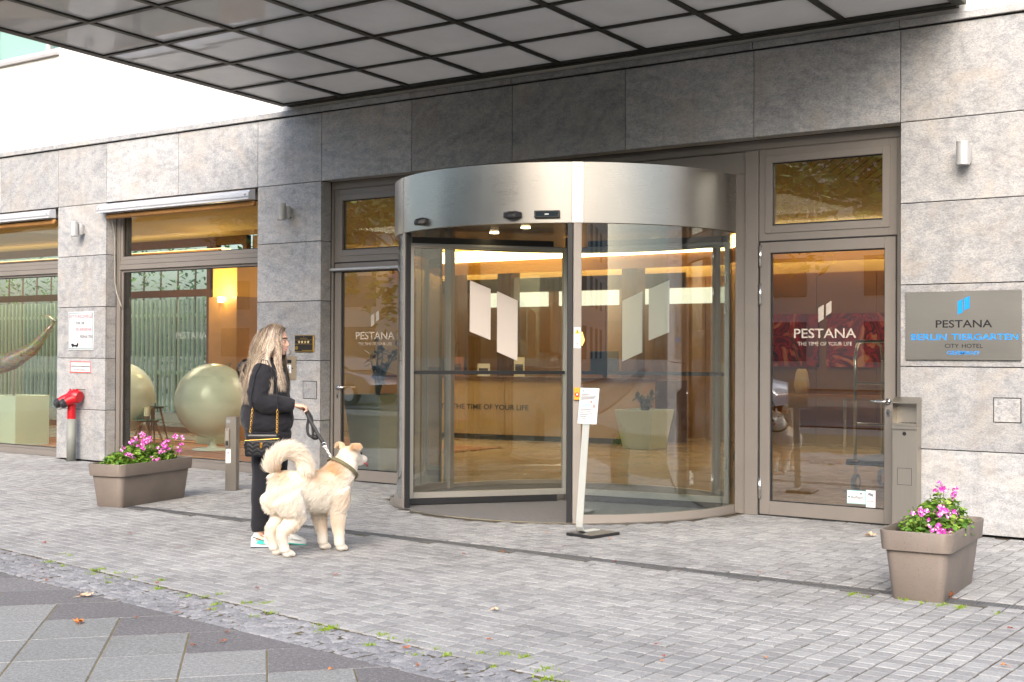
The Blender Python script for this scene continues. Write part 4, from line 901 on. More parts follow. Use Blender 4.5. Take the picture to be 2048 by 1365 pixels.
# lounge back windows
lwn = thing('lounge_window_wall', 'wide brown framed glass wall at the back of the lounge', 'window wall', (-16, 5, 0)); b = MB()
b.box(-25.8, 4.96, 2.53, -12.2, 5.06, 2.66); b.box(-25.8, 4.96, 0, -12.2, 5.06, .1); b.box(-25.8, 4.96, 3.45, -12.2, 5.06, 3.6)
for x_ in (-12.25, -13.05, -13.2, -16.6, -20., -23.): b.box(x_-.05, 4.955, .0, x_+.05, 5.065, 3.6)
b.build('window_frame', WOODD, lwn)
for a_, b_ in ((-16.55, -13.25), (-19.95, -16.65), (-22.95, -20.05)):
    for z0, z1 in ((.1, 2.53), (2.66, 3.45)): B(a_, 5.0, z0, b_, 5.01, z1).build('pane', glass('lounge_glass', (.95, .97, .95, 1), .03), lwn)
pc = thing('lit_pillar', 'square pillar lit yellow at its top in the lounge', 'pillar', (-11.7, 4.3, 0)); B(-12.15, 4.05, 0, -11.45, 4.75, 2.45).build('shaft', WOOD, pc); B(-12.1, 4.1, 2.45, -11.5, 4.7, 3.1).build('top_panel', pbr('yellow_panel', S(240, 186, 84), .7), pc)  # yellow panel on top is no lamp; the spot below lights it
B(-11.84, 3.98, 2.36, -11.76, 4.04, 2.45).build('spot', emis('spot_glow', (1, .9, .6, 1), 8), pc)
# striped rug
k = NT('striped_rug'); c = k.n('NewGeometry').outputs['Position']; sx = k.n('SeparateXYZ'); k.l(c, sx.inputs[0])
yy = k.math('ADD', sx.outputs[1], k.math('MULTIPLY', sx.outputs[0], .12)); nw = k.n('TexNoise'); nw.noise_dimensions = '1D'; nw.inputs['Scale'].default_value = 7; nw.inputs['Detail'].default_value = 3; k.l(yy, nw.inputs['W'])
rp = k.n('ValToRGB'); k.l(nw.outputs['Fac'], rp.inputs[0]); rp.color_ramp.interpolation = 'CONSTANT'; e = rp.color_ramp.elements; e[0].position = 0; e[0].color = S(84, 40, 34); e[1].position = .38; e[1].color = S(176, 106, 66)
for p_, c_ in ((.45, S(70, 62, 66)), (.5, S(196, 150, 96)), (.56, S(140, 60, 44)), (.63, S(200, 170, 120))): x_ = e.new(p_); x_.color = c_
k.l(rp.outputs[0], k.b.inputs['Base Color']); k.b.inputs['Roughness'].default_value = .95
RUGM = k.m
r1 = B(-14.5, .6, .001, -7.5, 3.6, .012).build('rug', RUGM); tag(r1, 'long rug with brown, red and grey stripes in the lounge', 'rug'); r2 = B(-11.5, 4.3, .001, -7.0, 5.6, .011).build('rug', RUGM); tag(r2, 'striped rug lying in front of the reception desk', 'rug')
# ball chairs
BCM = pbr('cream_shell', S(204, 212, 200), .24, 0, .03, 2); BCI = pbr('orange_cushion', S(200, 110, 40), .9)
def ball_chair(x, y, face, label):
    bc = thing('ball_chair', label, 'chair', (x, y, 0), 'ball chairs in the lounge', face)
    pr_ = [(.575*sin(R(a)), .575*cos(R(a))) for a in range(52, 181, 6)]; prof = [(r_, -z_) for r_, z_ in pr_]
    b = MB(); b.lathe([(max(r_, .001), z_) for r_, z_ in prof[::-1]] + [(r_*.95, z_*.95) for r_, z_ in prof[:-1]], (0, 0, 0), 36)
    # tilt opening towards +x
    M_ = Matrix.Translation((0, 0, .76)) @ Matrix.Rotation(R(-68), 4, 'Y') @ Matrix.Rotation(pi, 4, 'X')
    b.v = [tuple(M_ @ Vector(p)) for p in b.v]; sm(b.build('shell', BCM, bc, local=True), 1.)
    b = MB(); b.lathe([(.001, .012), (.30, .012), (.31, .02), (.28, .035), (.09, .05), (.05, .09), (.045, .16), (.08, .22), (.001, .23)], (0, 0, 0), 28); sm(b.build('pedestal', BCM, bc, local=True), 1.)
    b = MB(); b.lathe([(.001, -.10), (.28, -.08), (.36, 0), (.3, .06), (.001, .08)], (0.05, 0, .42), 20); b.build('cushion', BCI, bc, smooth=True, local=True); return bc
ball_chair(-10.07, 2.33, R(-38), 'cream ball chair showing its round back in the lounge window'); ball_chair(-12.35, 2.35, R(-20), 'cream ball chair with orange lining beside the wooden side tables')
# side tables with candles
def side_table(x, y, h, r_, label):
    t = thing('side_table', label, 'side table', (x, y, 0), 'wooden side tables in the lounge'); TW = pbr('oak_legs', S(136, 94, 48), .5)
    MB().lathe([(.001, h-.012), (r_, h-.012), (r_+.003, h-.006), (r_, h), (.001, h)], (0, 0, 0), 28).build('glass_top', pbr('green_glass_top', S(70, 110, 90), .1), t, local=True)
    for q in range(4): a = pi/4+q*pi/2; MB().tube([(r_*1.05*cos(a), r_*1.05*sin(a), 0), (r_*.45*cos(a), r_*.45*sin(a), h-.013)], [.012, .02], 8).build('leg', TW, t, local=True)
    b = MB(); b.bar((-r_*.5, -r_*.5, h-.03), (r_*.5, r_*.5, h-.03), .02, .03); b.bar((-r_*.5, r_*.5, h-.055), (r_*.5, -r_*.5, h-.055), .02, .024); b.build('cross_rail', TW, t, local=True); return t
side_table(-12.0, 2.75, .62, .24, 'taller wooden side table with glass top holding a candle'); side_table(-11.75, 2.45, .42, .24, 'lower wooden side table with glass top in the lounge')
for x_, y_, z_, lb in ((-12.0, 2.75, .62, 'thick white candle on the taller side table'), (-11.78, 2.45, .42, 'thick white candle on a wooden stand on the lower side table')):
    cdl = thing('candle', lb, 'candle', (x_, y_, z_)); MB().tube([(x_, y_, z_), (x_, y_, z_+.05)], .05, 14).build('candle_stand', WOODD, cdl); MB().tube([(x_, y_, z_+.05), (x_, y_, z_+.2)], .045, 16).build('wax', pbr('wax', S(226, 220, 196), .5), cdl); MB().tube([(x_, y_, z_+.2), (x_, y_, z_+.212)], .002, 5).build('wick', DARK, cdl)
# pale planters with plants
def plantbox(x, y, w0, w1, h, label, pl_label, ph, n, seed, sp):
    t = thing('plant_pot', label, 'plant pot', (x, y, 0)); PM = pbr('pale_green_pot', S(196, 208, 192), .4)
    b = MB(); q = lambda w, z: [(-w/2, -w/2, z), (w/2, -w/2, z), (w/2, w/2, z), (-w/2, w/2, z)]; b.loft([q(w0, 0), q(w1, h), q(w1-.04, h), q(w1-.05, h-.05)], True, False); b.f.append((3, 2, 1, 0)); b.build('pot', PM, t, bevel=.006, local=True)
    b = MB(); b.add(q(w1-.05, h-.04), [(0, 1, 2, 3)]); b.build('soil', SOIL, t, local=True)
    if pl_label:
        p = thing('potted_plant', pl_label, 'plant', (x, y, h-.04)); rr = random.Random(seed); lf = MB(); stm = MB()
        for k_ in range(n):
            a = rr.uniform(0, 6.28); l_ = ph*rr.uniform(.6, 1); pts = [(0, 0, 0)]; 
            for s_ in range(1, 6): pts.append((sp*l_*cos(a)*(s_/5)**1.5+rr.gauss(0, .01), sp*l_*sin(a)*(s_/5)**1.5+rr.gauss(0, .01), l_*s_/5))
            stm.tube(pts, [.02, .016, .013, .011, .008, .005], 6)
            for s_ in range(14):
                f_ = rr.uniform(.3, 1); i_ = min(4, int(f_*5)); pp = np.array(pts[i_])*(1-(f_*5-i_))+np.array(pts[i_+1])*(f_*5-i_); nn = np.array([rr.gauss(0, 1), rr.gauss(0, 1), rr.gauss(.3, .6)]); nn /= np.linalg.norm(nn); sd_ = np.cross(nn, (0, 0, 1)); sd_ /= np.linalg.norm(sd_)+1e-9
                e_ = pp+nn*.13; lf.add([pp, (pp+e_)/2+sd_*.035, e_, (pp+e_)/2-sd_*.035], [(0, 1, 2, 3)])
        stm.build('stem', STEMM, p, local=True); tag(lf.build('leaves', pbr('dark_leaf', S(44, 66, 34), .4, 0, .3, 10), p, local=True), kind='stuff')
plantbox(-5.85, 1.35, .42, .62, .98, 'tall pale green pot tapering to its foot inside the left side door', 'dark leafy plant in the tall pot inside the left side door', .75, 7, 3, .45)
plantbox(-13.4, 1.25, .62, .62, .80, 'pale square planter standing inside the far window', None, .3, 6, 4, .5)
plantbox(-5.2, 7.0, .5, .7, .62, 'cream tapered pot standing beyond the revolving door', 'low green plant in the cream pot beyond the revolving door', .3, 9, 5, .6)
plantbox(-11.2, 3.3, .35, .4, .5, 'small pot half hidden behind the ball chair', 'bushy green plant behind the ball chair', .9, 10, 6, .35)
# glittering fish sculpture in the far window
fsh = thing('mosaic_fish', 'glittering mirror mosaic fish tail sculpture in the far window', 'sculpture', (-13.4, 1.2, .8)); k = NT('mirror_mosaic'); vo = k.n('TexVoronoi'); vo.inputs['Scale'].default_value = 46; k.l(k.coord(), vo.inputs['Vector']); k.l(k.mix(.35, S(150, 140, 110), vo.outputs['Color']), k.b.inputs['Base Color']); k.b.inputs['Metallic'].default_value = .5; k.b.inputs['Roughness'].default_value = .3; bp = k.n('Bump'); k.l(vo.outputs['Distance'], bp.inputs['Height']); k.l(bp.outputs[0], k.b.inputs['Normal'])
b = MB(); b.tube([(-13.9, 1.0, 1.25), (-13.5, 1.15, 1.35), (-13.15, 1.3, 1.55), (-12.9, 1.4, 1.85), (-12.8, 1.45, 2.0)], [.17, .15, .10, .05, .02], 14); b.build('fish_body', k.m, fsh, smooth=True)
b = MB(); b.tube([(-12.8, 1.45, 1.98), (-12.6, 1.55, 2.03), (-12.3, 1.7, 2.0)], [.03, .04, .01], 8, flat=.3); b.tube([(-12.8, 1.45, 1.98), (-12.9, 1.42, 2.06), (-13.1, 1.32, 2.1)], [.03, .035, .01], 8, flat=.3); b.build('fish_tail', k.m, fsh, smooth=True); MB().tube([(-13.45, 1.15, .76), (-13.45, 1.15, 1.2)], .02, 8).build('rod', ALUL, fsh)
# luggage cart
lc = thing('luggage_cart', 'chrome luggage cart with a black deck behind the right side door', 'luggage cart', (.12, 3.1, 0)); cc = np.array([.14, 3.15])
b = MB(); b.box(cc[0]-.28, cc[1]-.5, .30, cc[0]+.32, cc[1]+.5, .36); b.build('deck', pbr('cart_black', (.03, .03, .03), .7), lc, bevel=.01)
for sx_ in (-.2, .22):
    b = MB(); b.tube([(cc[0]+sx_, cc[1]-.42, .36), (cc[0]+sx_, cc[1]-.42, 1.5), (cc[0]+sx_, cc[1]-.36, 1.62), (cc[0]+sx_, cc[1]-.2, 1.66), (cc[0]+sx_, cc[1]+.2, 1.66), (cc[0]+sx_, cc[1]+.36, 1.62), (cc[0]+sx_, cc[1]+.42, 1.5), (cc[0]+sx_, cc[1]+.42, .36)], .019, 10); b.build('hoop', CHROME, lc, smooth=True)
for z_ in (.75, 1.2, 1.66): MB().tube([(cc[0]-.2, cc[1]-.42, z_), (cc[0]+.22, cc[1]-.42, z_)], .015, 8).build('rail', CHROME, lc)
for sx_ in (-.2, .24):
    for sy in (-.4, .4):
        b = MB(); b.tube([(cc[0]+sx_-.02, cc[1]+sy, .1), (cc[0]+sx_+.02, cc[1]+sy, .1)], .098, 18); wq = b.build('wheel', pbr('tyre', (.02, .02, .02), .6), lc); MB().tube([(cc[0]+sx_-.023, cc[1]+sy, .1), (cc[0]+sx_+.023, cc[1]+sy, .1)], .06, 14).build('rim', CHROME, wq); MB().bar((cc[0]+sx_, cc[1]+sy, .2), (cc[0]+sx_, cc[1]+sy, .31), .03, .03, (1, 0, 0)).build('fork', CHROME, lc)
# red painting and console
pa = thing('painting', 'large red abstract painting on the lobby wall behind the right side door', 'painting', (-2.6, 9.8, 1.3)); k = NT('red_painting'); c = k.n('NewGeometry').outputs['Position']; n_ = k.noise(1.6, 3, .5, c, 2.5)
k.l(k.ramp(n_, [(.38, S(120, 18, 14)), (.46, S(196, 40, 26)), (.52, S(24, 14, 14)), (.56, S(204, 50, 30)), (.66, S(226, 160, 110))]), k.b.inputs['Base Color']); k.b.inputs['Roughness'].default_value = .6
B(-4.7, 9.80, 1.3, -3.45, 9.855, 2.2).build('canvas', k.m, pa); B(-3.3, 9.80, 1.3, -1.9, 9.855, 2.2).build('canvas', k.m, pa)
cn = thing('console_table', 'long console table below the red painting', 'table', (-2.7, 9.2, 0)); B(-4.6, 9.0, .80, -1.2, 9.6, .85).build('table_top', WOOD, cn)
for x_ in (-4.3, -2.75, -1.4): MB().tube([(x_, 9.25, 0), (x_, 9.25, .8)], .035, 12).build('leg', CHROME, cn); 
vs = thing('vase', 'pale vase with dry branches on the console table', 'vase', (-3.5, 9.25, .85)); b = MB(); b.lathe([(.001, 0), (.09, 0), (.13, .15), (.1, .35), (.07, .42), (.06, .42), (.001, .05)], (-3.5, 9.25, .85), 20); b.build('vase_body', PLAST, vs, smooth=True); b = MB(); rr = random.Random(8)
for q in range(14): a = rr.uniform(0, 6.28); l_ = rr.uniform(.5, 1); b.tube([(-3.5, 9.25, 1.2), (-3.5+.25*l_*cos(a), 9.25+.1*sin(a), 1.2+.6*l_), (-3.5+.55*l_*cos(a), 9.25+.15*sin(a), 1.25+l_)], [.006, .004, .002], 4)
b.build('branches', WOODD, vs)
# ceiling downlights in the lobby are real lamps
for (x_, y_, e_) in ((-8, 5.5, 58), (-2.5, 5, 30), (-13, 2.6, 60), (2, 4, 14), (-8.5, 8.2, 28), (-2.5, 8.0, 24)):
    ld = bpy.data.lights.new('lobby_lamp', 'AREA'); ld.energy = e_; ld.size = 2.2; ld.color = (1, .84, .62); lo_ = bpy.data.objects.new('lobby_lamp', ld); COL.objects.link(lo_); lo_.location = (x_, y_, 3.5)
pl_ = bpy.data.lights.new('pillar_spot', 'POINT'); pl_.energy = 14; pl_.color = (1, .78, .42); pl_.shadow_soft_size = .06; po_ = bpy.data.objects.new('pillar_spot', pl_); COL.objects.link(po_); po_.location = (-11.72, 3.85, 2.52)
# ---- courtyard behind the lounge
struct('courtyard', B(-40, 5.1, -.05, -12.3, 16, -.004), pbr('courtyard_paving', S(150, 152, 140), .9))
fn = thing('slat_fence', 'grey green vertical slat fence in the courtyard behind the lounge', 'fence', (-18, 7.2, 0)); FM = pbr('fence_grey', S(176, 194, 170), .6)
for q in range(118): x_ = -31+q*.15; B(x_, 7.2, .22, x_+.06, 7.24, 2.62).build('slat', FM, fn)
for z_ in (1.02, 2.25): B(-31, 7.242, z_, -13.3, 7.30, z_+.07).build('rail', FM, fn)
B(-31, 7.15, 0, -13.3, 7.35, .2).build('kerb', pbr('fence_kerb', S(170, 172, 166), .8), fn)
hd_ = MB(); rr = random.Random(2)
for q in range(9000):
    x_ = rr.uniform(-31, -13); y_ = rr.uniform(8.0, 9.2); z_ = rr.uniform(.1, 4.3+.4*sin(x_*1.3)); a = rr.uniform(0, 6.28); s = rr.uniform(.07, .15); t = rr.uniform(-.6, .8)
    hd_.add([(x_, y_, z_), (x_+s*cos(a)-s*.4*sin(a), y_+s*sin(a)*.6, z_+s*t), (x_+1.7*s*cos(a), y_+1.0*s*sin(a), z_+s*t*1.6), (x_+s*cos(a)+s*.4*sin(a), y_+s*sin(a)*.6, z_+s*t*.8)], [(0, 1, 2, 3)])
k = NT('hedge_leaf'); ge = k.n('NewGeometry'); k.l(k.ramp(ge.outputs['Random Per Island'], [(0, S(34, 66, 22)), (.5, S(66, 106, 38)), (1, S(112, 150, 62))]), k.b.inputs['Base Color']); k.b.inputs['Roughness'].default_value = .6; HEDGEM = k.m
hg = thing('hedge', 'dense green hedge behind the slat fence in the courtyard', 'hedge', (-22, 8.6, 0)); tag(hd_.build('foliage', HEDGEM, hg), kind='stuff'); b = MB()
for q in range(30): b.tube([(-30.5+q*.6, 8.6, 0), (-30.4+q*.6, 8.6, 3.6)], [.04, .02], 5)
b.build('stems', WOODD, hg)
# ================================================================ across the street (seen only in the reflections)
struct('road', MB().add([(-120, -25, -.03), (120, -25, -.03), (120, -15, -.03), (-120, -15, -.03)], [(0, 1, 2, 3)]), pbr('asphalt', (.06, .06, .062), .9, 0, .2, 6))
def leaf_tree(x, y, h, cr, label, seed, n=4200):
    t = thing('street_tree', label, 'tree', (x, y, 0), 'street trees across from the hotel'); rr = random.Random(seed); BK = pbr('bark', S(84, 74, 62), .95, 0, .3, 8, .6, 12)
    b = MB(); b.tube([(0, 0, -.05), (.05, 0, 1.2), (0, .05, h*.45), (.1, 0, h*.8)], [.26, .2, .15, .05], 10)
    for q in range(9): a = q*.7*2; z_ = h*rr.uniform(.35, .6); b.tube([(0, 0, z_), (cr*.4*cos(a), cr*.4*sin(a), z_+cr*.3), (cr*.8*cos(a), cr*.8*sin(a), z_+cr*.6)], [.09, .06, .02], 6)
    b.build('trunk', BK, t, local=True); lf = MB()
    cl = [(rr.gauss(0, cr*.45), rr.gauss(0, cr*.45), h*.68+rr.gauss(0, cr*.38), rr.uniform(.5, 1.1)) for _ in range(26)]
    for q in range(n):
        cx, cy, cz, r_ = cl[q % 26]; d = np.array([rr.gauss(0, 1), rr.gauss(0, 1), rr.gauss(0, .8)]); d *= r_*rr.random()**.4/np.linalg.norm(d); p = np.array([cx, cy, cz])+d*1.35; s = rr.uniform(.14, .28); a = np.array([rr.gauss(0, 1), rr.gauss(0, 1), rr.gauss(0, .5)]); a /= np.linalg.norm(a); b_ = np.cross(a, (rr.gauss(0, 1), rr.gauss(0, 1), 1)); b_ /= np.linalg.norm(b_)
        lf.add([p, p+a*s+b_*s*.45, p+a*2*s, p+a*s-b_*s*.45], [(0, 1, 2, 3)])
    tag(lf.build('crown', HEDGEM, t, local=True), kind='stuff'); return t
for i_, (x_, y_, h_, c_, lb) in enumerate([(-34, -28, 11, 3.8, 'leaning'), (-27, -27.5, 10, 3.6, 'tall'), (-20, -28.5, 11, 3.8, 'dense'), (-14, -27, 10, 3.6, 'slim'), (-8, -28.5, 11, 3.8, 'round'), (-2, -27, 10.5, 3.6, 'broad'), (5, -28, 10, 3.6, 'low'), (13, -27.5, 10, 3.6, 'wide')]): leaf_tree(x_, y_, h_, c_, lb+' leafy street tree reflected in the entrance glass', 30+i_)
ob_ = thing('opposite_building', 'pale building across the street reflected in the entrance glass', 'building', (0, -44, 0)); B(-70, -50, 0, 60, -42, 10).build('wall', pbr('opposite_wall', S(200, 190, 176), .9), ob_)
for i_ in range(22):
    for z_ in (1.2, 4.0, 6.9): B(-55+i_*5, -42, z_, -52.6+i_*5, -41.95, z_+1.7).build('window', pbr('far_window', S(70, 90, 96), .15), ob_)
def car(x, y, face, col, label):
    c_ = thing('passing_car', label, 'car', (x, y, -.03), None, face); paint = pbr('car_paint_'+label[:5].strip(), col, .25, .3, coat=.8)
    prof = [(-2.1, .35), (-2.15, .6), (-2.0, .85), (-1.55, .95), (-1.0, 1.38), (-.2, 1.46), (.5, 1.36), (1.15, .98), (1.9, .82), (2.15, .6), (2.12, .35)]
    rings = []
    for w_, k_ in ((-.88, .0), (-.86, .5), (-.70, 1.0), (.70, 1.0), (.86, .5), (.88, 0.)): rings.append([(px_, w_ if pz < 1.0 else w_*.9, pz-.02*(1-k_)) for px_, pz in prof])
    b = MB(); b.loft(rings); sm(b.build('body', paint, c_, local=True), .7)
    for sd_ in (-1, 1): MB().poly([(-1.35, sd_*.80, .98), (-.95, sd_*.80, 1.3), (.42, sd_*.80, 1.28), (1.0, sd_*.80, .98)], .03*sd_, (0, 1, 0)).build('side_window', pbr('car_glass', (.02, .025, .03), .05), c_, local=True)
    MB().poly([(.56, -.6, 1.345), (.56, .6, 1.345), (1.14, .66, 1.0), (1.14, -.66, 1.0)], .02, (.5, 0, .8)).build('windscreen', MATS['car_glass'], c_, local=True)
    for x1 in (-1.35, 1.35):
        for sd_ in (-1, 1): w_ = MB().tube([(x1, sd_*.72, .32), (x1, sd_*.9, .32)], .32, 20).build('wheel', pbr('tyre', (.02, .02, .02), .6), c_, local=True); MB().tube([(x1, sd_*.88, .32), (x1, sd_*.905, .32)], .2, 12).build('rim', CHROME, w_, local=True)
    return c_
car(-9.5, -17.2, 0, S(214, 216, 220), 'white car passing on the road, reflected in the revolving door'); car(3.2, -17.4, pi, S(190, 184, 174), 'silver car passing on the road, reflected in the right side door')
car(-22, -17.2, 0, S(80, 84, 92), 'dark car passing on the road, reflected in the shop window')
# ================================================================ people and the dog
def ell(b, c, r_, n=16, m_=10, rot=None):
    rings = []
    for i in range(1, m_):
        t = pi*i/m_; ring = []
        for j in range(n):
            a = 2*pi*j/n; v = Vector((r_[0]*sin(t)*cos(a), r_[1]*sin(t)*sin(a), -r_[2]*cos(t)))
            if rot is not None: v = rot @ v
            ring.append((c[0]+v.x, c[1]+v.y, c[2]+v.z))
        rings.append(ring)
    return b.loft(rings)
def rings_z(b, rows, n=24, pw=2.0):
    """rows: (z, cx, cy, rx, ry) -> vertical loft of super-ellipses"""
    rs = []
    for z, cx, cy, rx, ry in rows:
        rs.append([(cx+rx*np.sign(cos(t))*abs(cos(t))**(2/pw), cy+ry*np.sign(sin(t))*abs(sin(t))**(2/pw), z) for t in (2*pi*k_/n for k_ in range(n))])
    return b.loft(rs)
def fuse(b, voxel, it=6, fac=.5, name='body'):
    me = b.mesh('tmp'); o = bpy.data.objects.new('tmp', me); COL.objects.link(o)
    m1 = o.modifiers.new('r', 'REMESH'); m1.mode = 'VOXEL'; m1.voxel_size = voxel
    m2 = o.modifiers.new('s', 'SMOOTH'); m2.factor = fac; m2.iterations = it
    out = bpy.data.meshes.new_from_object(o.evaluated_get(bpy.context.evaluated_depsgraph_get())); out.name = name
    bpy.data.objects.remove(o); bpy.data.meshes.remove(me)
    for p in out.polygons: p.use_smooth = True
    return out
def coords(me): a = np.empty(len(me.vertices)*3); me.vertices.foreach_get('co', a); return a.reshape(-1, 3)
def normals(me): a = np.empty(len(me.vertices)*3); me.vertex_normals.foreach_get('vector', a); return a.reshape(-1, 3)
def folds(me, amp, seed, f=30, dirs=6, mask=None):
    a = coords(me); n_ = normals(me); rr = np.random.default_rng(seed); d = np.zeros(len(a))
    for _ in range(dirs):
        k_ = rr.normal(size=3); k_ /= np.linalg.norm(k_); ph = rr.uniform(0, 6.28); fr = f*rr.uniform(.5, 1.5)
        k2 = rr.normal(size=3)*f*.3
        d += np.sin(a @ k_*fr+1.3*np.sin(a @ k2+ph)+ph)
    d = np.sign(d)*np.abs(d/dirs)**.8*amp
    if mask is not None: d = d*mask(a)
    me.vertices.foreach_set('co', (a+n_*d[:, None]).ravel()); me.update()
def skinmat(name, base):
    k = NT(name); k.b.inputs['Base Color'].default_value = base; k.b.inputs['Roughness'].default_value = .5
    try: k.b.inputs['Subsurface Weight'].default_value = .12; k.b.inputs['Subsurface Radius'].default_value = (.01, .004, .002)
    except Exception: pass
    return k.m
SKIN = skinmat('skin', S(226, 178, 154))
def cloth(name, col, bs=220):
    k = NT(name); c = k.coord(); k.b.inputs['Base Color'].default_value = col; k.b.inputs['Roughness'].default_value = .92; k.b.inputs['Specular IOR Level'].default_value = .2
    k.b.inputs['Sheen Weight'].default_value = .12; k.bump(k.noise(bs, 3, .7, c), .25, .003); return k.m
BLK = cloth('black_fleece', S(38, 38, 43)); BLK2 = cloth('black_joggers', S(36, 36, 41))

W0 = thing('person', 'woman with long ash blonde hair in a black hoodie and black joggers walking the dog', 'person', (-2.19, -3.97, 0), None, YAW)
# --- body: one continuous skin surface
b = MB()
ell(b, (-.002, 0, 1.628), (.098, .074, .100), 20, 12); ell(b, (.03, 0, 1.572), (.066, .060, .085), 18, 12); ell(b, (.05, 0, 1.520), (.038, .042, .032)); ell(b, (.062, 0, 1.600), (.036, .050, .035))
ell(b, (.071, 0, 1.505), (.016, .02, .014)); ell(b, (.083, 0, 1.541), (.014, .022, .009)); ell(b, (.082, 0, 1.529), (.013, .02, .008)); ell(b, (.078, 0, 1.632), (.022, .045, .016))
b.tube([(.088, 0, 1.615), (.098, 0, 1.590), (.108, 0, 1.568)], [.008, .011, .012], 10); ell(b, (.096, 0, 1.563), (.014, .019, .010))
for s in (-1, 1): ell(b, (.0, s*.076, 1.595), (.016, .010, .03)); ell(b, (.058, s*.034, 1.572), (.026, .022, .026))
b.tube([(-.03, 0, 1.36), (-.02, 0, 1.44), (.005, 0, 1.53)], [.062, .052, .05], 16)
rings_z(b, [(.86, -.04, 0, .13, .15), (1.0, -.05, 0, .10, .125), (1.2, -.05, 0, .105, .14), (1.36, -.05, 0, .075, .15), (1.42, -.04, 0, .05, .08)])
RA = [(-.05, -.15, 1.375), (-.075, -.20, 1.26), (-.085, -.215, 1.165), (.03, -.195, 1.13), (.13, -.175, 1.112), (.185, -.168, 1.106)]
b.tube(RA, [.055, .045, .04, .038, .03, .024], 12)
b.tube([(-.05, .15, 1.375), (-.06, .2, 1.25), (-.06, .215, 1.12), (.0, .21, .98), (.03, .2, .90)], [.055, .045, .04, .034, .024], 12)
# right hand closed round the leash
hb = np.array([.185, -.168, 1.106])
b.tube([hb, hb+(.03, 0, -.004), hb+(.062, 0, -.008), hb+(.078, 0, -.012)], [.024, .029, .031, .022], 12, flat=.62)
for q, (yo, ln) in enumerate(((-.028, .030), (-.010, .034), (.009, .032), (.026, .026))):
    k0 = hb+np.array([.076, yo, -.008]); b.tube([k0-(.012, 0, 0), k0, k0+(ln*.75, 0, -.012), k0+(ln*.72, 0, -.036), k0+(ln*.05, 0, -.044)], [.0095, .0095, .009, .0085, .0075], 8)
b.tube([hb+(.02, .016, -.012), hb+(.045, .026, -.026), hb+(.07, .016, -.038), hb+(.088, .0, -.04)], [.012, .0105, .0095, .008], 8)
# left hand hanging, slightly curled
hl = np.array([.03, .2, .90]); b.tube([hl, hl+(.008, 0, -.04), hl+(.014, 0, -.08)], [.022, .03, .024], 10, flat=.6)
for q, (xo, ln) in enumerate(((-.02, .06), (-.006, .07), (.009, .068), (.023, .055))): k0 = hl+np.array([.012+xo, 0, -.075]); b.tube([k0, k0+(.004, .0, -ln*.5), k0+(.004, -.02, -ln)], [.009, .0085, .007], 8)
b.tube([hl+(.02, -.01, -.03), hl+(.045, -.02, -.06), hl+(.05, -.024, -.085)], [.011, .0095, .008], 8)
LEGN = [(-.035, -.085, .86), (-.05, -.088, .66), (-.068, -.088, .48), (-.085, -.085, .28), (-.092, -.085, .10)]; LEGF = [(-.03, .085, .86), (-.01, .085, .66), (.005, .082, .48), (.02, .08, .28), (.032, .078, .11)]
b.tube(LEGN, [.09, .075, .056, .05, .036], 14); b.tube(LEGF, [.09, .075, .056, .05, .036], 14)
for (ax, ay, az) in (LEGN[-1], LEGF[-1]): b.tube([(ax-.02, ay, .07), (ax+.03, ay, .06), (ax+.12, ay, .045)], [.04, .038, .026], 10)
link('body', fuse(b, .0055, 3, .5), SKIN, W0, local=True)
# --- face details
EYEW = pbr('eye_white', (.75, .73, .7), .3); EYED = pbr('eye_dark', (.03, .018, .012), .2); BROW = pbr('brow', S(78, 60, 48), .8); LIP = pbr('lips', S(196, 116, 110), .45)
for s in (-1, 1):
    ell(b := MB(), (.079, s*.033, 1.597), (.010, .014, .0085), 12, 8); e_ = b.build('eye', EYEW, W0, smooth=True, local=True); ell(b := MB(), (.0855, s*.034, 1.597), (.006, .007, .007), 10, 8); b.build('iris', EYED, e_, smooth=True, local=True)
    b = MB(); b.tube([(.078, s*.048, 1.600), (.089, s*.036, 1.606), (.092, s*.02, 1.602)], [.0016, .0026, .0016], 6); b.build('eyelash', EYED, W0, local=True)
    b = MB(); b.tube([(.074, s*.056, 1.620), (.089, s*.038, 1.626), (.097, s*.018, 1.620)], [.002, .0042, .003], 6); b.build('eyebrow', BROW, W0, local=True)
b = MB(); b.tube([(.086, -.02, 1.535), (.0965, -.007, 1.538), (.0965, .007, 1.538), (.086, .02, 1.535)], [.003, .006, .006, .003], 8); b.build('lips', LIP, W0, smooth=True, local=True)
# --- hoodie
b = MB(); rings_z(b, [(.905, -.048, 0, .172, .178), (.93, -.048, 0, .19, .19), (.97, -.05, 0, .203, .198), (1.06, -.055, 0, .198, .195), (1.16, -.057, 0, .183, .19), (1.26, -.056, 0, .166, .19), (1.34, -.053, 0, .145, .188), (1.40, -.05, 0, .115, .165), (1.44, -.042, 0, .085, .115), (1.475, -.03, 0, .068, .075)], 28, 2.3)
b.tube([(-.05, -.13, 1.375), (-.066, -.185, 1.30), (-.084, -.222, 1.20), (-.080, -.228, 1.150), (-.03, -.215, 1.118), (.04, -.20, 1.118), (.11, -.182, 1.112), (.16, -.175, 1.108)], [.088, .088, .082, .083, .078, .070, .062, .054], 16)
b.tube([(.15, -.176, 1.108), (.175, -.170, 1.107), (.188, -.168, 1.106)], [.051, .047, .041], 16)
b.tube([(-.05, .13, 1.375), (-.06, .2, 1.26), (-.06, .225, 1.12), (.0, .22, .99), (.025, .205, .93)], [.088, .082, .078, .066, .048], 16)
ell(b, (-.185, 0, 1.365), (.098, .115, .092)); ell(b, (-.215, 0, 1.40), (.072, .09, .05)); ell(b, (-.10, 0, 1.435), (.10, .105, .05))
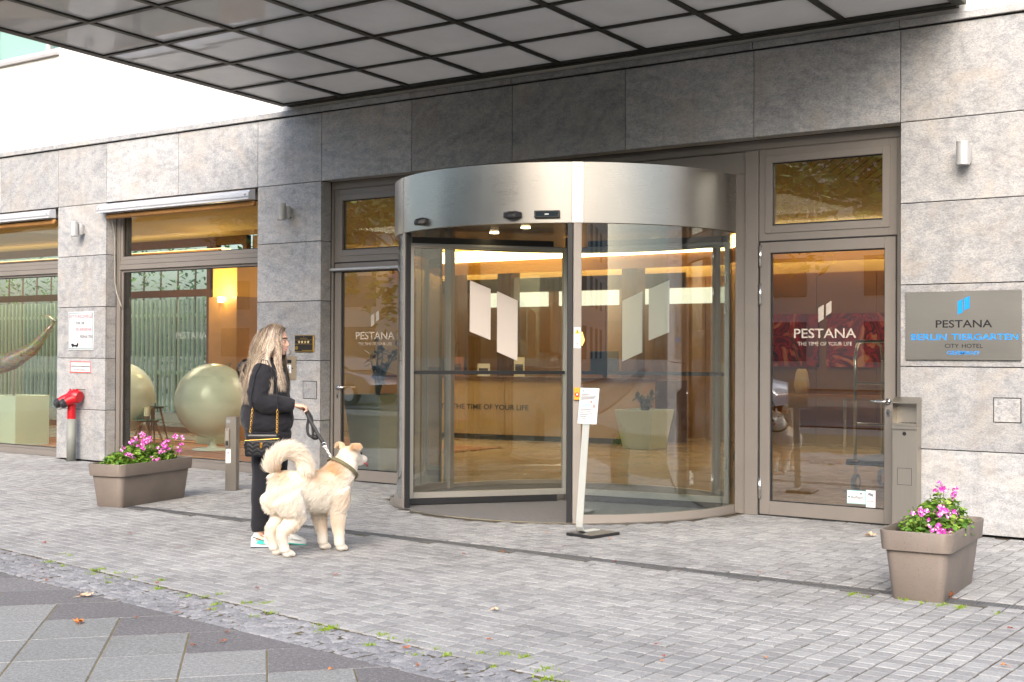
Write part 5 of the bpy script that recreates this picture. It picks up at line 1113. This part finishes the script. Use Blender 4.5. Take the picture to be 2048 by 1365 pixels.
me = fuse(b, .0075, 4, .5, 'hoodie'); folds(me, .011, 3, 32, 6); folds(me, .004, 5, 80, 6); link('hoodie', me, BLK, W0, local=True)
b = MB(); b.tube([(.06, -.05, 1.42), (.08, -.055, 1.36), (.10, -.05, 1.29)], .004, 6); b.build('drawstring', pbr('drawstring', S(60, 62, 66), .8), W0, local=True)
# --- joggers
b = MB(); rings_z(b, [(.94, -.045, 0, .16, .165), (.88, -.045, 0, .178, .182), (.80, -.04, 0, .165, .18), (.74, -.035, 0, .13, .165)], 24, 2.3)
b.tube([(-.045, -.085, .84), (-.05, -.09, .72), (-.058, -.09, .60), (-.068, -.09, .48), (-.08, -.087, .34), (-.09, -.085, .22), (-.093, -.085, .165), (-.093, -.085, .125)], [.125, .112, .096, .085, .076, .068, .068, .055], 18)
b.tube([(-.025, .085, .84), (-.012, .088, .72), (-.002, .086, .60), (.006, .083, .48), (.016, .08, .34), (.028, .078, .23), (.032, .078, .175), (.033, .078, .14)], [.125, .112, .096, .085, .074, .066, .066, .052], 18)
me = fuse(b, .008, 4, .5, 'joggers'); folds(me, .006, 9, 26, 6); folds(me, .0035, 10, 70, 6, lambda a: np.clip((.36-a[:, 2])*5, .3, 1.6)); link('joggers', me, BLK2, W0, local=True)
# --- socks and shoes
SHW = pbr('shoe_white', S(232, 232, 228), .5, 0, .05, 30); SHG = pbr('shoe_grey', S(196, 196, 194), .6, 0, .08, 40); TEAL = pbr('shoe_teal', S(60, 196, 180), .5); NAVY = pbr('shoe_navy', S(34, 42, 66), .5); SOCK = cloth('white_sock', S(236, 236, 234))
def shoe(ax, ay, pitch, seed):
    M_ = Matrix.Translation((ax, ay, 0)) @ Matrix.Translation((.16, 0, .0)) @ Matrix.Rotation(pitch, 4, 'Y') @ Matrix.Translation((-.16, 0, 0))
    def put(b_, n_, mt, par=None, smooth=True, bev=0): b_.v = [tuple(M_ @ Vector(p)) for p in b_.v]; o_ = b_.build(n_, mt, par or W0, smooth=smooth, local=True, bevel=bev); return o_
    def ring(x, w, z0, z1, n=14): return [(x, w*cos(2*pi*q/n)*(.92 if sin(2*pi*q/n) > 0 else 1), (z0+z1)/2+(z1-z0)/2*sin(2*pi*q/n)) for q in range(n)]
    up_ = MB(); up_.loft([ring(-.088, .012, .03, .05), ring(-.084, .028, .018, .086), ring(-.06, .036, .014, .10), ring(-.02, .038, .013, .106), ring(.02, .040, .013, .098), ring(.06, .043, .013, .083), ring(.11, .046, .013, .068), ring(.15, .042, .013, .056), ring(.178, .026, .014, .042), ring(.187, .008, .018, .03)])
    s = put(up_, 'shoe', SHW)
    so_ = MB(); P = [(-.092, .0, .03), (-.085, .03, .034), (-.04, .039, .03), (.02, .037, .024), (.1, .047, .024), (.15, .043, .026), (.182, .024, .03), (.192, 0, .034)]
    lo_ = [(x, w, 0) for x, w, z in P]+[(x, -w, 0) for x, w, z in P[-2:0:-1]]; hi_ = [(x, w*1.02, z) for x, w, z in P]+[(x, -w*1.02, z) for x, w, z in P[-2:0:-1]]
    so_.loft([lo_, hi_]); put(so_, 'sole', SHW, s, False, .004)
    so_ = MB(); so_.loft([[(x, y*1.01, .0005) for x, y, z in lo_[:]], [(x, y*1.03, .009) for x, y, z in lo_]]); put(so_, 'outsole', TEAL if seed else NAVY, s, False)
    for sd_ in (-1, 1):
        q = MB(); q.tube([(-.07, sd_*.034, .082), (-.03, sd_*.041, .072), (.02, sd_*.0425, .055)], [.004, .006, .004], 6, flat=.5); put(q, 'stripe', NAVY, s)
        q = MB(); q.tube([(-.012, sd_*.036, .100), (.03, sd_*.042, .082), (.055, sd_*.0445, .06)], [.003, .006, .004], 6, flat=.5); put(q, 'stripe', NAVY, s)
        q = MB(); q.poly([(-.045, sd_*.041, .035), (.03, sd_*.0435, .030), (.01, sd_*.0435, .052), (.02, sd_*.0425, .075), (-.01, sd_*.0425, .058), (-.05, sd_*.040, .062), (-.03, sd_*.0425, .048)], .002*sd_, (0, 1, 0)); put(q, 'teal_patch', TEAL, s, False)
        q = MB(); q.tube([(.07, sd_*.042, .045), (.11, sd_*.046, .038), (.15, sd_*.043, .034)], [.008, .01, .006], 6, flat=.4); put(q, 'grey_panel', SHG, s)
    q = MB(); q.tube([(.02, 0, .1), (.075, 0, .08)], [.016, .02], 8, flat=.4); put(q, 'tongue', SHG, s)
    q = MB(); q.tube([(-.045, 0, .07), (-.03, 0, .11), (-.03, 0, .16)], [.034, .036, .035], 14); put(q, 'sock', SOCK, W0)
shoe(-.068, -.085, 0, 0); shoe(.058, .078, R(6), 1)
# --- hair
HV, HF = [], []; rr = random.Random(11)
def ribbon(pts, w, V=HV, F=HF, up_hint=None):
    pts = [np.asarray(p, float) for p in pts]; o = len(V); n = len(pts)
    for i, p in enumerate(pts):
        d = pts[min(i+1, n-1)]-pts[max(i-1, 0)]; d /= np.linalg.norm(d)+1e-9; out = p-np.array([-.02, 0, p[2]]); out[2] = .1; out /= np.linalg.norm(out)+1e-9
        sd_ = np.cross(d, out); sd_ /= np.linalg.norm(sd_)+1e-9; ww = w*(1 if i < n-2 else (.7 if i == n-2 else .12)); V += [tuple(p-sd_*ww/2), tuple(p+sd_*ww/2)]
    for i in range(n-1): F.append((o+2*i, o+2*i+1, o+2*i+3, o+2*i+2))
def cat(pts, m_=14):
    pts = np.array(pts); out = []; P = np.vstack([2*pts[0]-pts[1], pts, 2*pts[-1]-pts[-2]]); seg = len(pts)-1
    for i in range(m_+1):
        t = i/m_*seg; k_ = min(int(t), seg-1); u_ = t-k_; p0, p1, p2, p3 = P[k_:k_+4]
        out.append(.5*((2*p1)+(-p0+p2)*u_+(2*p0-5*p1+4*p2-p3)*u_**2+(-p0+3*p1-3*p2+p3)*u_**3))
    return out
def hoodie_push(p):
    """keep a strand outside the shoulders and back"""
    p = np.array(p, float); z = p[2]
    if z < 1.47:
        rx = np.interp(z, [1.1, 1.26, 1.34, 1.40, 1.44, 1.475], [.19, .17, .152, .122, .092, .072])+.014; ry = np.interp(z, [1.1, 1.3, 1.36, 1.41, 1.44, 1.475], [.20, .2, .195, .172, .12, .08])+.014
        dx, dy = p[0]+.054, p[1]; q = sqrt((dx/rx)**2+(dy/ry)**2)
        if 1e-6 < q < 1: p[0], p[1] = -.054+dx/q, dy/q
        for c_, r_ in (((-.185, 0, 1.365), (.112, .128, .104)),):
            d = (p-np.array(c_))/np.array(r_); l_ = np.linalg.norm(d)
            if 1e-6 < l_ < 1: p = np.array(c_)+d/l_*np.array(r_)
    return p
for q in range(5200):
    s = -1 if rr.random() < .66 else 1; f = rr.random()              # f: 0 front of scalp .. 1 back
    xr = .075-.165*f+rr.gauss(0, .006); zr = 1.628+.112*sqrt(max(0.02, 1-(xr/.112)**2))
    root = (xr, s*rr.uniform(.0, .012), zr)
    side = (xr*.95-.015+rr.gauss(0, .008), s*(.062+rr.uniform(.012, .034)), 1.655+rr.gauss(0, .012))
    if f < .2:                                                        # front locks falling before the shoulder
        xe = .065+rr.uniform(-.03, .045); mid = (.045+rr.gauss(0, .012), s*(.082+rr.uniform(0, .02)), 1.55); m2 = (.05+rr.gauss(0, .012), s*(.095+rr.uniform(0, .03)), 1.42); end = (xe, s*rr.uniform(.07, .16), rr.uniform(1.20, 1.34))
    elif f < .5:
        mid = (side[0]-.03, s*(.09+rr.uniform(0, .03)), 1.54); xe = rr.uniform(-.14, .03); m2 = (xe*.6-.03, s*(.12+rr.uniform(0, .05)), 1.43); end = (xe, s*rr.uniform(.17, .25), rr.uniform(1.16, 1.30))
    else:
        mid = (side[0]-.055*f, s*(.085+rr.uniform(-.01, .03)), 1.53); xe = -.07-.13*f+rr.gauss(0, .025); m2 = (-.08-.08*f+rr.gauss(0, .015), s*(.09+rr.uniform(-.03, .05)), 1.42); end = (xe, s*rr.uniform(.04, .19), rr.uniform(1.10, 1.26))
    pts = [hoodie_push(p)+np.array([0, 0, 0]) for p in cat([root, side, mid, m2, end], 15)]
    wv_ = rr.uniform(0, 6.28); am = rr.uniform(.001, .005)
    pts = [p+np.array([am*sin(wv_+i*.7), am*.5*cos(wv_+i*.6), 0])*(i/15) for i, p in enumerate(pts)]
    ribbon(pts, rr.uniform(.0016, .0036))
for q in range(420):                                                  # back of the head
    a = rr.uniform(-1.2, 1.2); root = (-.07, .03*sin(a), 1.71); end = (-.215+rr.gauss(0, .02), .16*sin(a), rr.uniform(1.16, 1.28))
    pts = [hoodie_push(p) for p in cat([root, (-.112*cos(a*.6), .085*sin(a), 1.63), (-.15, .11*sin(a), 1.50), (-.225, .14*sin(a), 1.38), end], 13)]; ribbon(pts, rr.uniform(.003, .006))
me = bpy.data.meshes.new('hair'); me.from_pydata(HV, [], HF)
k = NT('ash_blonde_hair'); ge = k.n('NewGeometry'); c = k.coord(); sx = k.n('SeparateXYZ'); k.l(c, sx.inputs[0])
strand = k.ramp(ge.outputs['Random Per Island'], [(0, S(88, 74, 64)), (.3, S(138, 119, 102)), (.55, S(176, 156, 134)), (.8, S(202, 185, 162)), (1, S(224, 210, 190))])
rootf = k.ramp(k.math('MULTIPLY', k.math('SUBTRACT', sx.outputs[2], 1.56), 5.4), [(.25, G1(0)), (.85, G1(1))])
k.l(k.mix(k.math('MULTIPLY', rootf, .9), strand, k.mix(.35, S(74, 58, 48), strand)), k.b.inputs['Base Color']); k.b.inputs['Roughness'].default_value = .38; k.b.inputs['Specular IOR Level'].default_value = .5; HAIRM = k.m
for p in me.polygons: p.use_smooth = True
tag(link('hair', me, HAIRM, W0, local=True), kind='stuff')
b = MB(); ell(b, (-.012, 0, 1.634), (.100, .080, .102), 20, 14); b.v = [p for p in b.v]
cap = b.mesh('hair_base', smooth=True); a = coords(cap); keep = ~((a[:, 0] > .045) & (a[:, 2] < 1.672)); a[~keep] = (a[~keep]-np.array([-.01, 0, 1.6]))*.72+np.array([-.01, 0, 1.6]); cap.vertices.foreach_set('co', a.ravel()); cap.update(); link('hair_base', cap, pbr('hair_base_brown', S(92, 74, 60), .7), W0, local=True)  # plain brown cap under the strands, closing gaps over the scalp

# ---------------------------------------------------------------- handbag
HBx = thing('handbag', 'black quilted handbag with gold chain straps hanging at the woman\'s hip', 'bag', (-2.19, -3.97, 0), None, YAW)
k = NT('quilted_leather'); c = k.coord(); sx = k.n('SeparateXYZ'); k.l(c, sx.inputs[0])
zig = k.math('PINGPONG', k.math('MULTIPLY', sx.outputs[0], 1.), .034); st_ = k.math('PINGPONG', k.math('ADD', sx.outputs[2], k.math('MULTIPLY', zig, .75)), .0165)
h_ = k.math('POWER', k.math('MULTIPLY', st_, 60.), .5, clamp=True); k.b.inputs['Base Color'].default_value = (.012, .012, .014, 1); k.b.inputs['Roughness'].default_value = .42; k.b.inputs['Specular IOR Level'].default_value = .3; k.bump(h_, .6, .004); QL = k.m; LEA = pbr('black_leather', (.013, .013, .015), .33, 0, 0, 5, .2, 160)
def rbox(cx, cy, cz, wx, wy, wz, r_): return B(cx-wx/2, cy-wy/2, cz-wz/2, cx+wx/2, cy+wy/2, cz+wz/2)
o_ = rbox(-.035, -.272, .785, .265, .085, .135, .02).build('bag_body', QL, HBx, bevel=.022, seg=3, smooth=True, local=True)
b = MB(); b.box(-.158, -.306, .842, .088, -.236, .895); b.build('bag_top', LEA, HBx, bevel=.02, seg=3, smooth=True, local=True)
GLD = pbr('bright_gold', S(222, 176, 96), .25, 1); b = MB(); b.tube([(-.165, -.312, .842), (-.03, -.3165, .850), (.092, -.312, .858)], .0035, 6); b.build('zip', GLD, HBx, local=True)
B(-.052, -.318, .80, -.028, -.3135, .825).build('emblem', GLD, HBx, bevel=.002, local=True); B(-.048, -.3192, .785, -.032, -.3145, .80).build('emblem', GLD, HBx, local=True)
b = MB(); b.tube([(-.165, -.31, .84), (-.166, -.318, .82), (-.163, -.318, .78)], [.004, .006, .006], 6, flat=.4); b.build('zip_puller', LEA, HBx, local=True)
def chain(p0, p1, n):
    p0, p1 = np.array(p0), np.array(p1); b = MB(); d = (p1-p0)/np.linalg.norm(p1-p0); L_ = np.linalg.norm(p1-p0)/n
    for i in range(n):
        c_ = p0+(p1-p0)*(i+.5)/n; sd_ = np.cross(d, (0, 1, 0)) if i % 2 else np.cross(d, (1, 0, 0)); sd_ /= np.linalg.norm(sd_)
        pts = [c_+d*cos(t)*L_*.72+sd_*sin(t)*.0085 for t in np.linspace(0, 2*pi, 11)]; b.tube(pts, .0026, 5)
    tag(b.build('chain', GLD, HBx, local=True, smooth=True), kind='stuff')
chain((-.13, -.285, .893), (-.11, -.290, 1.09), 13); chain((.075, -.285, .893), (.078, -.288, 1.08), 13)
b = MB(); b.tube([(-.11, -.29, 1.085), (-.12, -.315, 1.17), (-.10, -.275, 1.33), (-.055, -.21, 1.455), (-.02, -.2, 1.45), (.06, -.235, 1.28), (.075, -.285, 1.17), (.078, -.288, 1.08)], .006, 6, flat=.5); b.build('strap', LEA, HBx, local=True)

# ---------------------------------------------------------------- dog
DOGO = (-1.705, -4.072, 0); DRZ = atan2(.98, .2)
DG = thing('dog', 'fluffy cream and white dog with a curled tail standing on the leash', 'dog', DOGO, None, DRZ)
b = MB()
def rings_x(b, rows, n=20):
    return b.loft([[(x, cy+ry*cos(2*pi*q/n), z+rz_*sin(2*pi*q/n)) for q in range(n)] for x, cy, z, ry, rz_ in rows])
rings_x(b, [(-.315, 0, .515, .045, .06), (-.29, 0, .51, .085, .11), (-.22, 0, .50, .115, .14), (-.13, 0, .49, .125, .142), (0, 0, .475, .138, .145), (.12, 0, .465, .15, .16), (.22, 0, .475, .145, .165), (.30, 0, .50, .11, .14), (.345, 0, .53, .06, .085)])
b.tube([(.20, 0, .51), (.29, -.003, .585), (.325, -.008, .645), (.35, -.01, .69)], [.13, .118, .104, .088], 16)
HY = R(4); HC_ = np.array([.36, -.01, .72]); hx = np.array([cos(HY), sin(HY), 0]); hy = np.array([-sin(HY), cos(HY), 0])
def hp(a_, s_, z_): return HC_+hx*a_+hy*s_+UZ*z_
Rm = Matrix.Rotation(HY, 3, 'Z')
ell(b, hp(0, 0, 0), (.088, .078, .075), 18, 12, Rm); ell(b, hp(.05, 0, -.015), (.06, .06, .055), 16, 10, Rm)
b.tube([hp(.06, 0, -.022), hp(.11, 0, -.034), hp(.155, 0, -.04), hp(.172, 0, -.042)], [.045, .035, .03, .022], 14); b.tube([hp(.05, 0, -.055), hp(.11, 0, -.066), hp(.145, 0, -.066)], [.03, .022, .014], 12)
for s in (-1, 1):
    e0, e1, e2, e3 = hp(-.015, s*.055, .05), hp(-.01, s*.085, .088), hp(.012, s*.118, .088), hp(.03, s*.132, .060)
    b.tube([e0, e1, e2, e3], [.030, .030, .022, .008], 10, flat=.45)
    # hind leg: thigh, knee forward, hock back, upright shank, paw
    b.tube([(-.235, s*.085, .47), (-.20, s*.098, .38), (-.165, s*.092, .315), (-.215, s*.086, .25), (-.285, s*.08, .195), (-.29, s*.078, .165), (-.268, s*.075, .10), (-.255, s*.074, .05)], [.100, .092, .076, .064, .050, .043, .036, .037], 14)
    ell(b, (-.228, s*.074, .030), (.048, .034, .030)); 
    for t_ in (-1, 0, 1): ell(b, (-.192, s*.074+t_*.018, .022), (.018, .0115, .019), 8, 6)
    fx = .225 if s < 0 else .175
    b.tube([(.20, s*.085, .47), (fx, s*.092, .37), (fx-.02, s*.09, .30), (fx-.012, s*.082, .20), (fx, s*.076, .12), (fx+.004, s*.074, .05)], [.10, .080, .062, .050, .041, .040], 14)
    ell(b, (fx+.022, s*.074, .030), (.046, .034, .030))
    for t_ in (-1, 0, 1): ell(b, (fx+.055, s*.074+t_*.018, .022), (.018, .0115, .019), 8, 6)
TAIL = cat([(-.28, 0, .58), (-.315, -.0, .655), (-.30, -.005, .725), (-.235, -.02, .775), (-.155, -.04, .765), (-.10, -.055, .705), (-.085, -.065, .65), (-.085, -.07, .62)], 22)
b.tube(TAIL, list(np.interp(np.linspace(0, 1, 23), [0, .15, .5, .85, 1], [.034, .034, .036, .03, .012])), 10)
me = fuse(b, .0075, 5, .5, 'body')
A_ = coords(me); 
def dogcol(P, n_=None):
    x, y, z = P[:, 0], P[:, 1], P[:, 2]
    nz = .5+.5*np.sin(x*23+1.7*np.sin(y*19+z*13))*np.sin(z*21+y*11)
    tan = np.clip((z-.50)*7, 0, 1)*np.clip((x+.16)*6, 0, 1)*np.clip((.30-x)*9, 0, 1)*.9
    tan = np.maximum(tan, np.clip(1-np.abs(x+.26)*12, 0, 1)*np.clip((z-.55)*12, 0, 1)*.8)
    tan = np.maximum(tan, np.clip((z-.72)*16, 0, 1)*np.clip((x-.28)*20, 0, 1)*.7)          # crown and ears
    tan = np.maximum(tan, np.clip((.34-z)*7, 0, 1)*np.clip((z-.10)*10, 0, 1)*.3)            # legs
    tan = np.maximum(tan, np.clip(1-np.abs(z-.42)*7, 0, 1)*np.clip((x-.10)*7, 0, 1)*.28)
    tl = (x < -.05) & (z > .645); tan[tl] = .1
    tan = np.clip(tan*(.7+.6*nz), 0, 1)[:, None]
    return np.array(S(252, 245, 233)[:3])*(1-tan)+np.array(S(228, 184, 128)[:3])*tan
def setcol(me_, C_):
    at = me_.color_attributes.new('Col', 'FLOAT_COLOR', 'POINT'); at.data.foreach_set('color', np.c_[C_, np.ones(len(C_))].ravel().astype(np.float32))
setcol(me, dogcol(A_))
k = NT('dog_coat'); at = k.n('Attribute'); at.attribute_name = 'Col'; ge = k.n('NewGeometry')
k.l(k.mix(1.0, at.outputs['Color'], k.ramp(ge.outputs['Random Per Island'], [(0, G1(.94)), (1, G1(1.04))]), 'MULTIPLY'), k.b.inputs['Base Color']); k.b.inputs['Roughness'].default_value = .75; k.b.inputs['Specular IOR Level'].default_value = .2
tl_ = k.n('BsdfTranslucent'); k.l(at.outputs['Color'], tl_.inputs[0]); mx = k.n('MixShader'); mx.inputs[0].default_value = .3; k.l(k.b.outputs[0], mx.inputs[1]); k.l(tl_.outputs[0], mx.inputs[2]); k.l(mx.outputs[0], k.out.inputs[0])
COAT = k.m; body = link('body', me, COAT, DG, local=True)
# fur strands
fa = np.empty(len(me.polygons)); me.polygons.foreach_get('area', fa); fc = np.empty(len(me.polygons)*3); me.polygons.foreach_get('center', fc); fc = fc.reshape(-1, 3); fnm = np.empty(len(me.polygons)*3); me.polygons.foreach_get('normal', fnm); fnm = fnm.reshape(-1, 3)
rg = np.random.default_rng(5); TP = np.array(TAIL)
def lenf(P):
    x, y, z = P.T; l_ = np.full(len(P), .05)
    l_ = np.where(z < .34, np.interp(z, [0, .08, .2, .34], [.005, .013, .026, .044]), l_)
    l_ = np.where((x < -.20) & (z > .15) & (z < .56), .010+.05*np.clip((z-.15)/.25, 0, 1), l_)                                # breeches
    l_ = np.where((x > .22) & (z > .40) & (z < .72), .055, l_)                                 # ruff
    dh = np.linalg.norm(P-HC_, axis=1); l_ = np.where(dh < .12, .018, l_); l_ = np.where((P-HC_) @ hx > .06, .007, l_)
    dt = np.min(np.linalg.norm(P[:, None, :]-TP[None], axis=2), axis=1); ontail = (dt < .045) & (z > .62); l_ = np.where(ontail, .095, l_)
    return l_, ontail
lf_, _ = lenf(fc); wgt = fa*(.5+np.clip(lf_, 0, .11)*14); idx = rg.choice(len(fa), 80000, p=wgt/wgt.sum())
P0 = fc[idx]+rg.normal(0, .003, (len(idx), 3)); N0 = fnm[idx]; L0, OT = lenf(P0); L0 = L0*rg.uniform(.6, 1.15, len(idx))
comb = np.tile(np.array([-.7, 0, -.45]), (len(idx), 1)); br = (P0[:, 0] < -.19) & (P0[:, 2] < .56); comb[br] = (-.55, 0, -.8)
low = P0[:, 2] < .3; comb[low] = (-.2, 0, -1.0)
ti = np.argmin(np.linalg.norm(P0[:, None, :]-TP[None], axis=2), axis=1); tdir = TP[np.minimum(ti+1, 22)]-TP[np.maximum(ti-1, 0)]; tdir /= np.linalg.norm(tdir, axis=1)[:, None]
comb[OT] = tdir[OT]*1.0
# locks: strands of a small cell lean the same way
cell = np.floor(P0/.032).astype(int); hsh = (cell[:, 0]*73856093 ^ cell[:, 1]*19349663 ^ cell[:, 2]*83492791) % 997; jit = np.random.default_rng(1).normal(0, .2, (997, 3))[hsh]
D0 = N0*np.where(OT, .9, .26)[:, None]+comb*1.0+jit*.22+rg.normal(0, .09, N0.shape); D0 /= np.linalg.norm(D0, axis=1)[:, None]
D1 = D0+comb*.5-N0*.25; D1[:, 2] -= np.where(OT, .0, .18); D1 /= np.linalg.norm(D1, axis=1)[:, None]
sdv = np.cross(D0, rg.normal(size=D0.shape)); sdv /= np.linalg.norm(sdv, axis=1)[:, None]; wd = np.clip(L0*.04, .0008, .002)[:, None]
A0 = P0-N0*.004; A1 = A0+D0*L0[:, None]*.5; A2 = A1+D1*L0[:, None]*.5
V = np.stack([A0-sdv*wd, A0+sdv*wd, A1-sdv*wd*.75, A1+sdv*wd*.75, A2], 1).reshape(-1, 3); q = np.arange(len(idx))*5
F = [f for i in q.tolist() for f in ((i, i+1, i+3, i+2), (i+2, i+3, i+4))]
mf = bpy.data.meshes.new('fur'); mf.from_pydata(V.tolist(), [], F); setcol(mf, np.repeat(dogcol(P0), 5, 0)*rg.uniform(.95, 1.04, (len(idx), 1)).repeat(5, 0)); tag(link('fur', mf, COAT, DG, local=True), kind='stuff')
# face, tongue, pads, collar
MB().tube([hp(.170, 0, -.034), hp(.183, 0, -.036)], [.018, .012], 12).build('nose', pbr('dog_nose', (.015, .012, .012), .35), DG, smooth=True, local=True)
for s in (-1, 1): ell(b := MB(), hp(.085, s*.042, .012), (.009, .009, .009), 10, 8); b.build('eye', EYED, DG, smooth=True, local=True)
b = MB(); b.tube([hp(.13, -.01, -.066), hp(.165, -.012, -.074), hp(.178, -.012, -.095)], [.012, .015, .008], 8, flat=.35); b.build('tongue', pbr('tongue', S(214, 96, 110), .4), DG, smooth=True, local=True)
NC = np.array([.305, -.006, .625]); nd = np.array([.62, -.03, .78]); nd /= np.linalg.norm(nd); na = np.cross(nd, (0, 1, 0)); na /= np.linalg.norm(na); nb_ = np.cross(nd, na); COLR = []
for t in np.linspace(0, 2*pi, 37): COLR.append(NC+na*.132*cos(t)+nb_*.128*sin(t))
b = MB(); rs = []
for i in range(36): p = COLR[i]; o_ = (p-NC)/np.linalg.norm(p-NC); rs.append([p-nd*.013-o_*.002, p-nd*.013+o_*.003, p+nd*.013+o_*.003, p+nd*.013-o_*.002])
rs.append(rs[0]); b.loft(rs, True, False); b.build('collar', pbr('olive_collar', S(104, 98, 72), .8, 0, .2, 40), DG, local=True)
b = MB(); b.obox(NC+nb_*-.129*1.0+na*-.03, nd*.012, na*.03, nb_*.004); b.build('collar_buckle', GLD, DG, local=True)
# ---------------------------------------------------------------- leash
def wl(p, org, rz): return np.array([org[0]+p[0]*cos(rz)-p[1]*sin(rz), org[1]+p[0]*sin(rz)+p[1]*cos(rz), org[2]+p[2]])
PO = (-2.19, -3.97, 0); hand = wl((.262, -.168, 1.075), PO, YAW); top_i = int(np.argmax([c_[2]-.0*c_[0] for c_ in COLR])); clip = wl(NC-na*.138 if (NC-na*.138)[2] > (NC+na*.138)[2] else NC+na*.138, DOGO, DRZ)
ls = thing('leash', 'black strap leash running from the woman\'s hand to the dog collar', 'leash', tuple(hand)); STR = pbr('black_webbing', (.014, .014, .016), .6, 0, .2, 60)
def strap(pts, w, t_, name, mat, par):
    b = MB(); b.tube(cat(pts, 26), w/2, 8, True, t_/w, upv=(CF[0], CF[1], 0)); return b.build(name, mat, par, smooth=True)
ring_p = hand+(clip-hand)*.74
strap([hand+(0, 0, .012), hand+(clip-hand)*.3+(0, 0, -.006), ring_p], .028, .008, 'strap', STR, ls)
wv_ = lambda dx, dz: hand+np.array([CR[0]*dx, CR[1]*dx, dz])
strap([wv_(-.005, .005), wv_(.035, -.05), wv_(.025, -.13), wv_(.035, -.195), wv_(.075, -.215)], .022, .006, 'hand_loop', STR, ls); strap([wv_(.01, .01), wv_(.055, -.06), wv_(.065, -.14), wv_(.07, -.20)], .022, .006, 'hand_loop', STR, ls)
ell(b := MB(), wv_(.085, -.215), (.034, .026, .022), 12, 8); b.build('knot', STR, ls, smooth=True)
b = MB(); pts = [ring_p+(CR*cos(t)*.018+CU*sin(t)*.018) for t in np.linspace(0, 2*pi, 15)]; b.tube(pts, .003, 6); b.build('ring', CHROME, ls, smooth=True)
b = MB(); d = (clip-ring_p); n = 7
for i in range(n):
    c_ = ring_p+d*(i+.6)/n; dn_ = d/np.linalg.norm(d); sd_ = np.cross(dn_, CF if i % 2 else CU); sd_ /= np.linalg.norm(sd_); b.tube([c_+dn_*cos(t)*.016+sd_*sin(t)*.008 for t in np.linspace(0, 2*pi, 11)], .0028, 5)
tag(b.build('clip_chain', CHROME, ls, smooth=True), kind='stuff')
# ---------------------------------------------------------------- receptionist
P2 = thing('person', 'receptionist in a dark suit standing behind the reception desk', 'person', (-9.75, 7.75, 0), None, R(-55)); b = MB()
ell(b, (0, 0, 1.68), (.095, .075, .11)); ell(b, (.04, 0, 1.63), (.06, .055, .08)); ell(b, (.1, 0, 1.65), (.018, .014, .016)); b.tube([(-.01, 0, 1.42), (0, 0, 1.6)], [.058, .05], 12)
rings_z(b, [(.86, -.02, 0, .1, .15), (1.1, -.02, 0, .1, .15), (1.35, -.02, 0, .1, .18), (1.45, -.01, 0, .06, .1)])
for s in (-1, 1):
    b.tube([(-.02, s*.18, 1.4), (-.03, s*.24, 1.2), (.0, s*.24, 1.05), (.14, s*.18, 1.06)], [.05, .042, .036, .026], 10); b.tube([(.14, s*.18, 1.06), (.2, s*.17, 1.08)], [.026, .03], 10, flat=.6); b.tube([(0, s*.09, .86), (0, s*.09, .45), (0, s*.09, .08)], [.085, .055, .04], 12); ell(b, (.05, s*.09, .04), (.12, .045, .04))
    for q in range(4): b.tube([(.2, s*.17-.024+q*.016, 1.08), (.245, s*.17-.024+q*.016, 1.083), (.27, s*.17-.024+q*.016, 1.07)], .009, 6)
    b.tube([(.17, s*.145, 1.075), (.2, s*.12, 1.08), (.225, s*.115, 1.075)], .01, 6)
link('body', fuse(b, .009, 4), SKIN, P2, local=True); b = MB(); rings_z(b, [(.78, -.02, 0, .13, .18), (1.1, -.02, 0, .12, .175), (1.35, -.02, 0, .12, .21), (1.43, -.015, 0, .085, .13), (1.47, -.01, 0, .06, .07)])
for s in (-1, 1): b.tube([(-.02, s*.17, 1.39), (-.03, s*.245, 1.2), (.0, s*.245, 1.05), (.13, s*.185, 1.06)], [.07, .06, .05, .04], 12)
link('suit_jacket', fuse(b, .01, 4), cloth('suit', S(28, 28, 32)), P2, local=True); b = MB(); rings_z(b, [(.9, -.02, 0, .12, .17), (.74, -.02, 0, .12, .17)])
for s in (-1, 1): b.tube([(0, s*.09, .84), (0, s*.09, .45), (0, s*.09, .07)], [.1, .075, .06], 12)
link('suit_trousers', fuse(b, .01, 4), MATS.setdefault('suit2', cloth('suit2', S(28, 28, 32))), P2, local=True)
b = MB(); ell(b, (-.02, 0, 1.71), (.1, .084, .1)); cap = b.mesh('hair', smooth=True); a = coords(cap); kk = (a[:, 0] > .04) & (a[:, 2] < 1.72); a[kk] = (a[kk]-np.array([0, 0, 1.66]))*.7+np.array([0, 0, 1.66]); cap.vertices.foreach_set('co', a.ravel()); link('hair', cap, pbr('dark_hair', (.02, .014, .01), .6), P2, local=True)
for s in (-1, 1): ell(b := MB(), (.088, s*.03, 1.672), (.008, .01, .007), 8, 6); b.build('eye', EYED, P2, local=True)
b = MB(); b.tube([(.088, -.018, 1.612), (.1, 0, 1.612), (.088, .018, 1.612)], .004, 6); b.build('lips', LIP, P2, local=True)
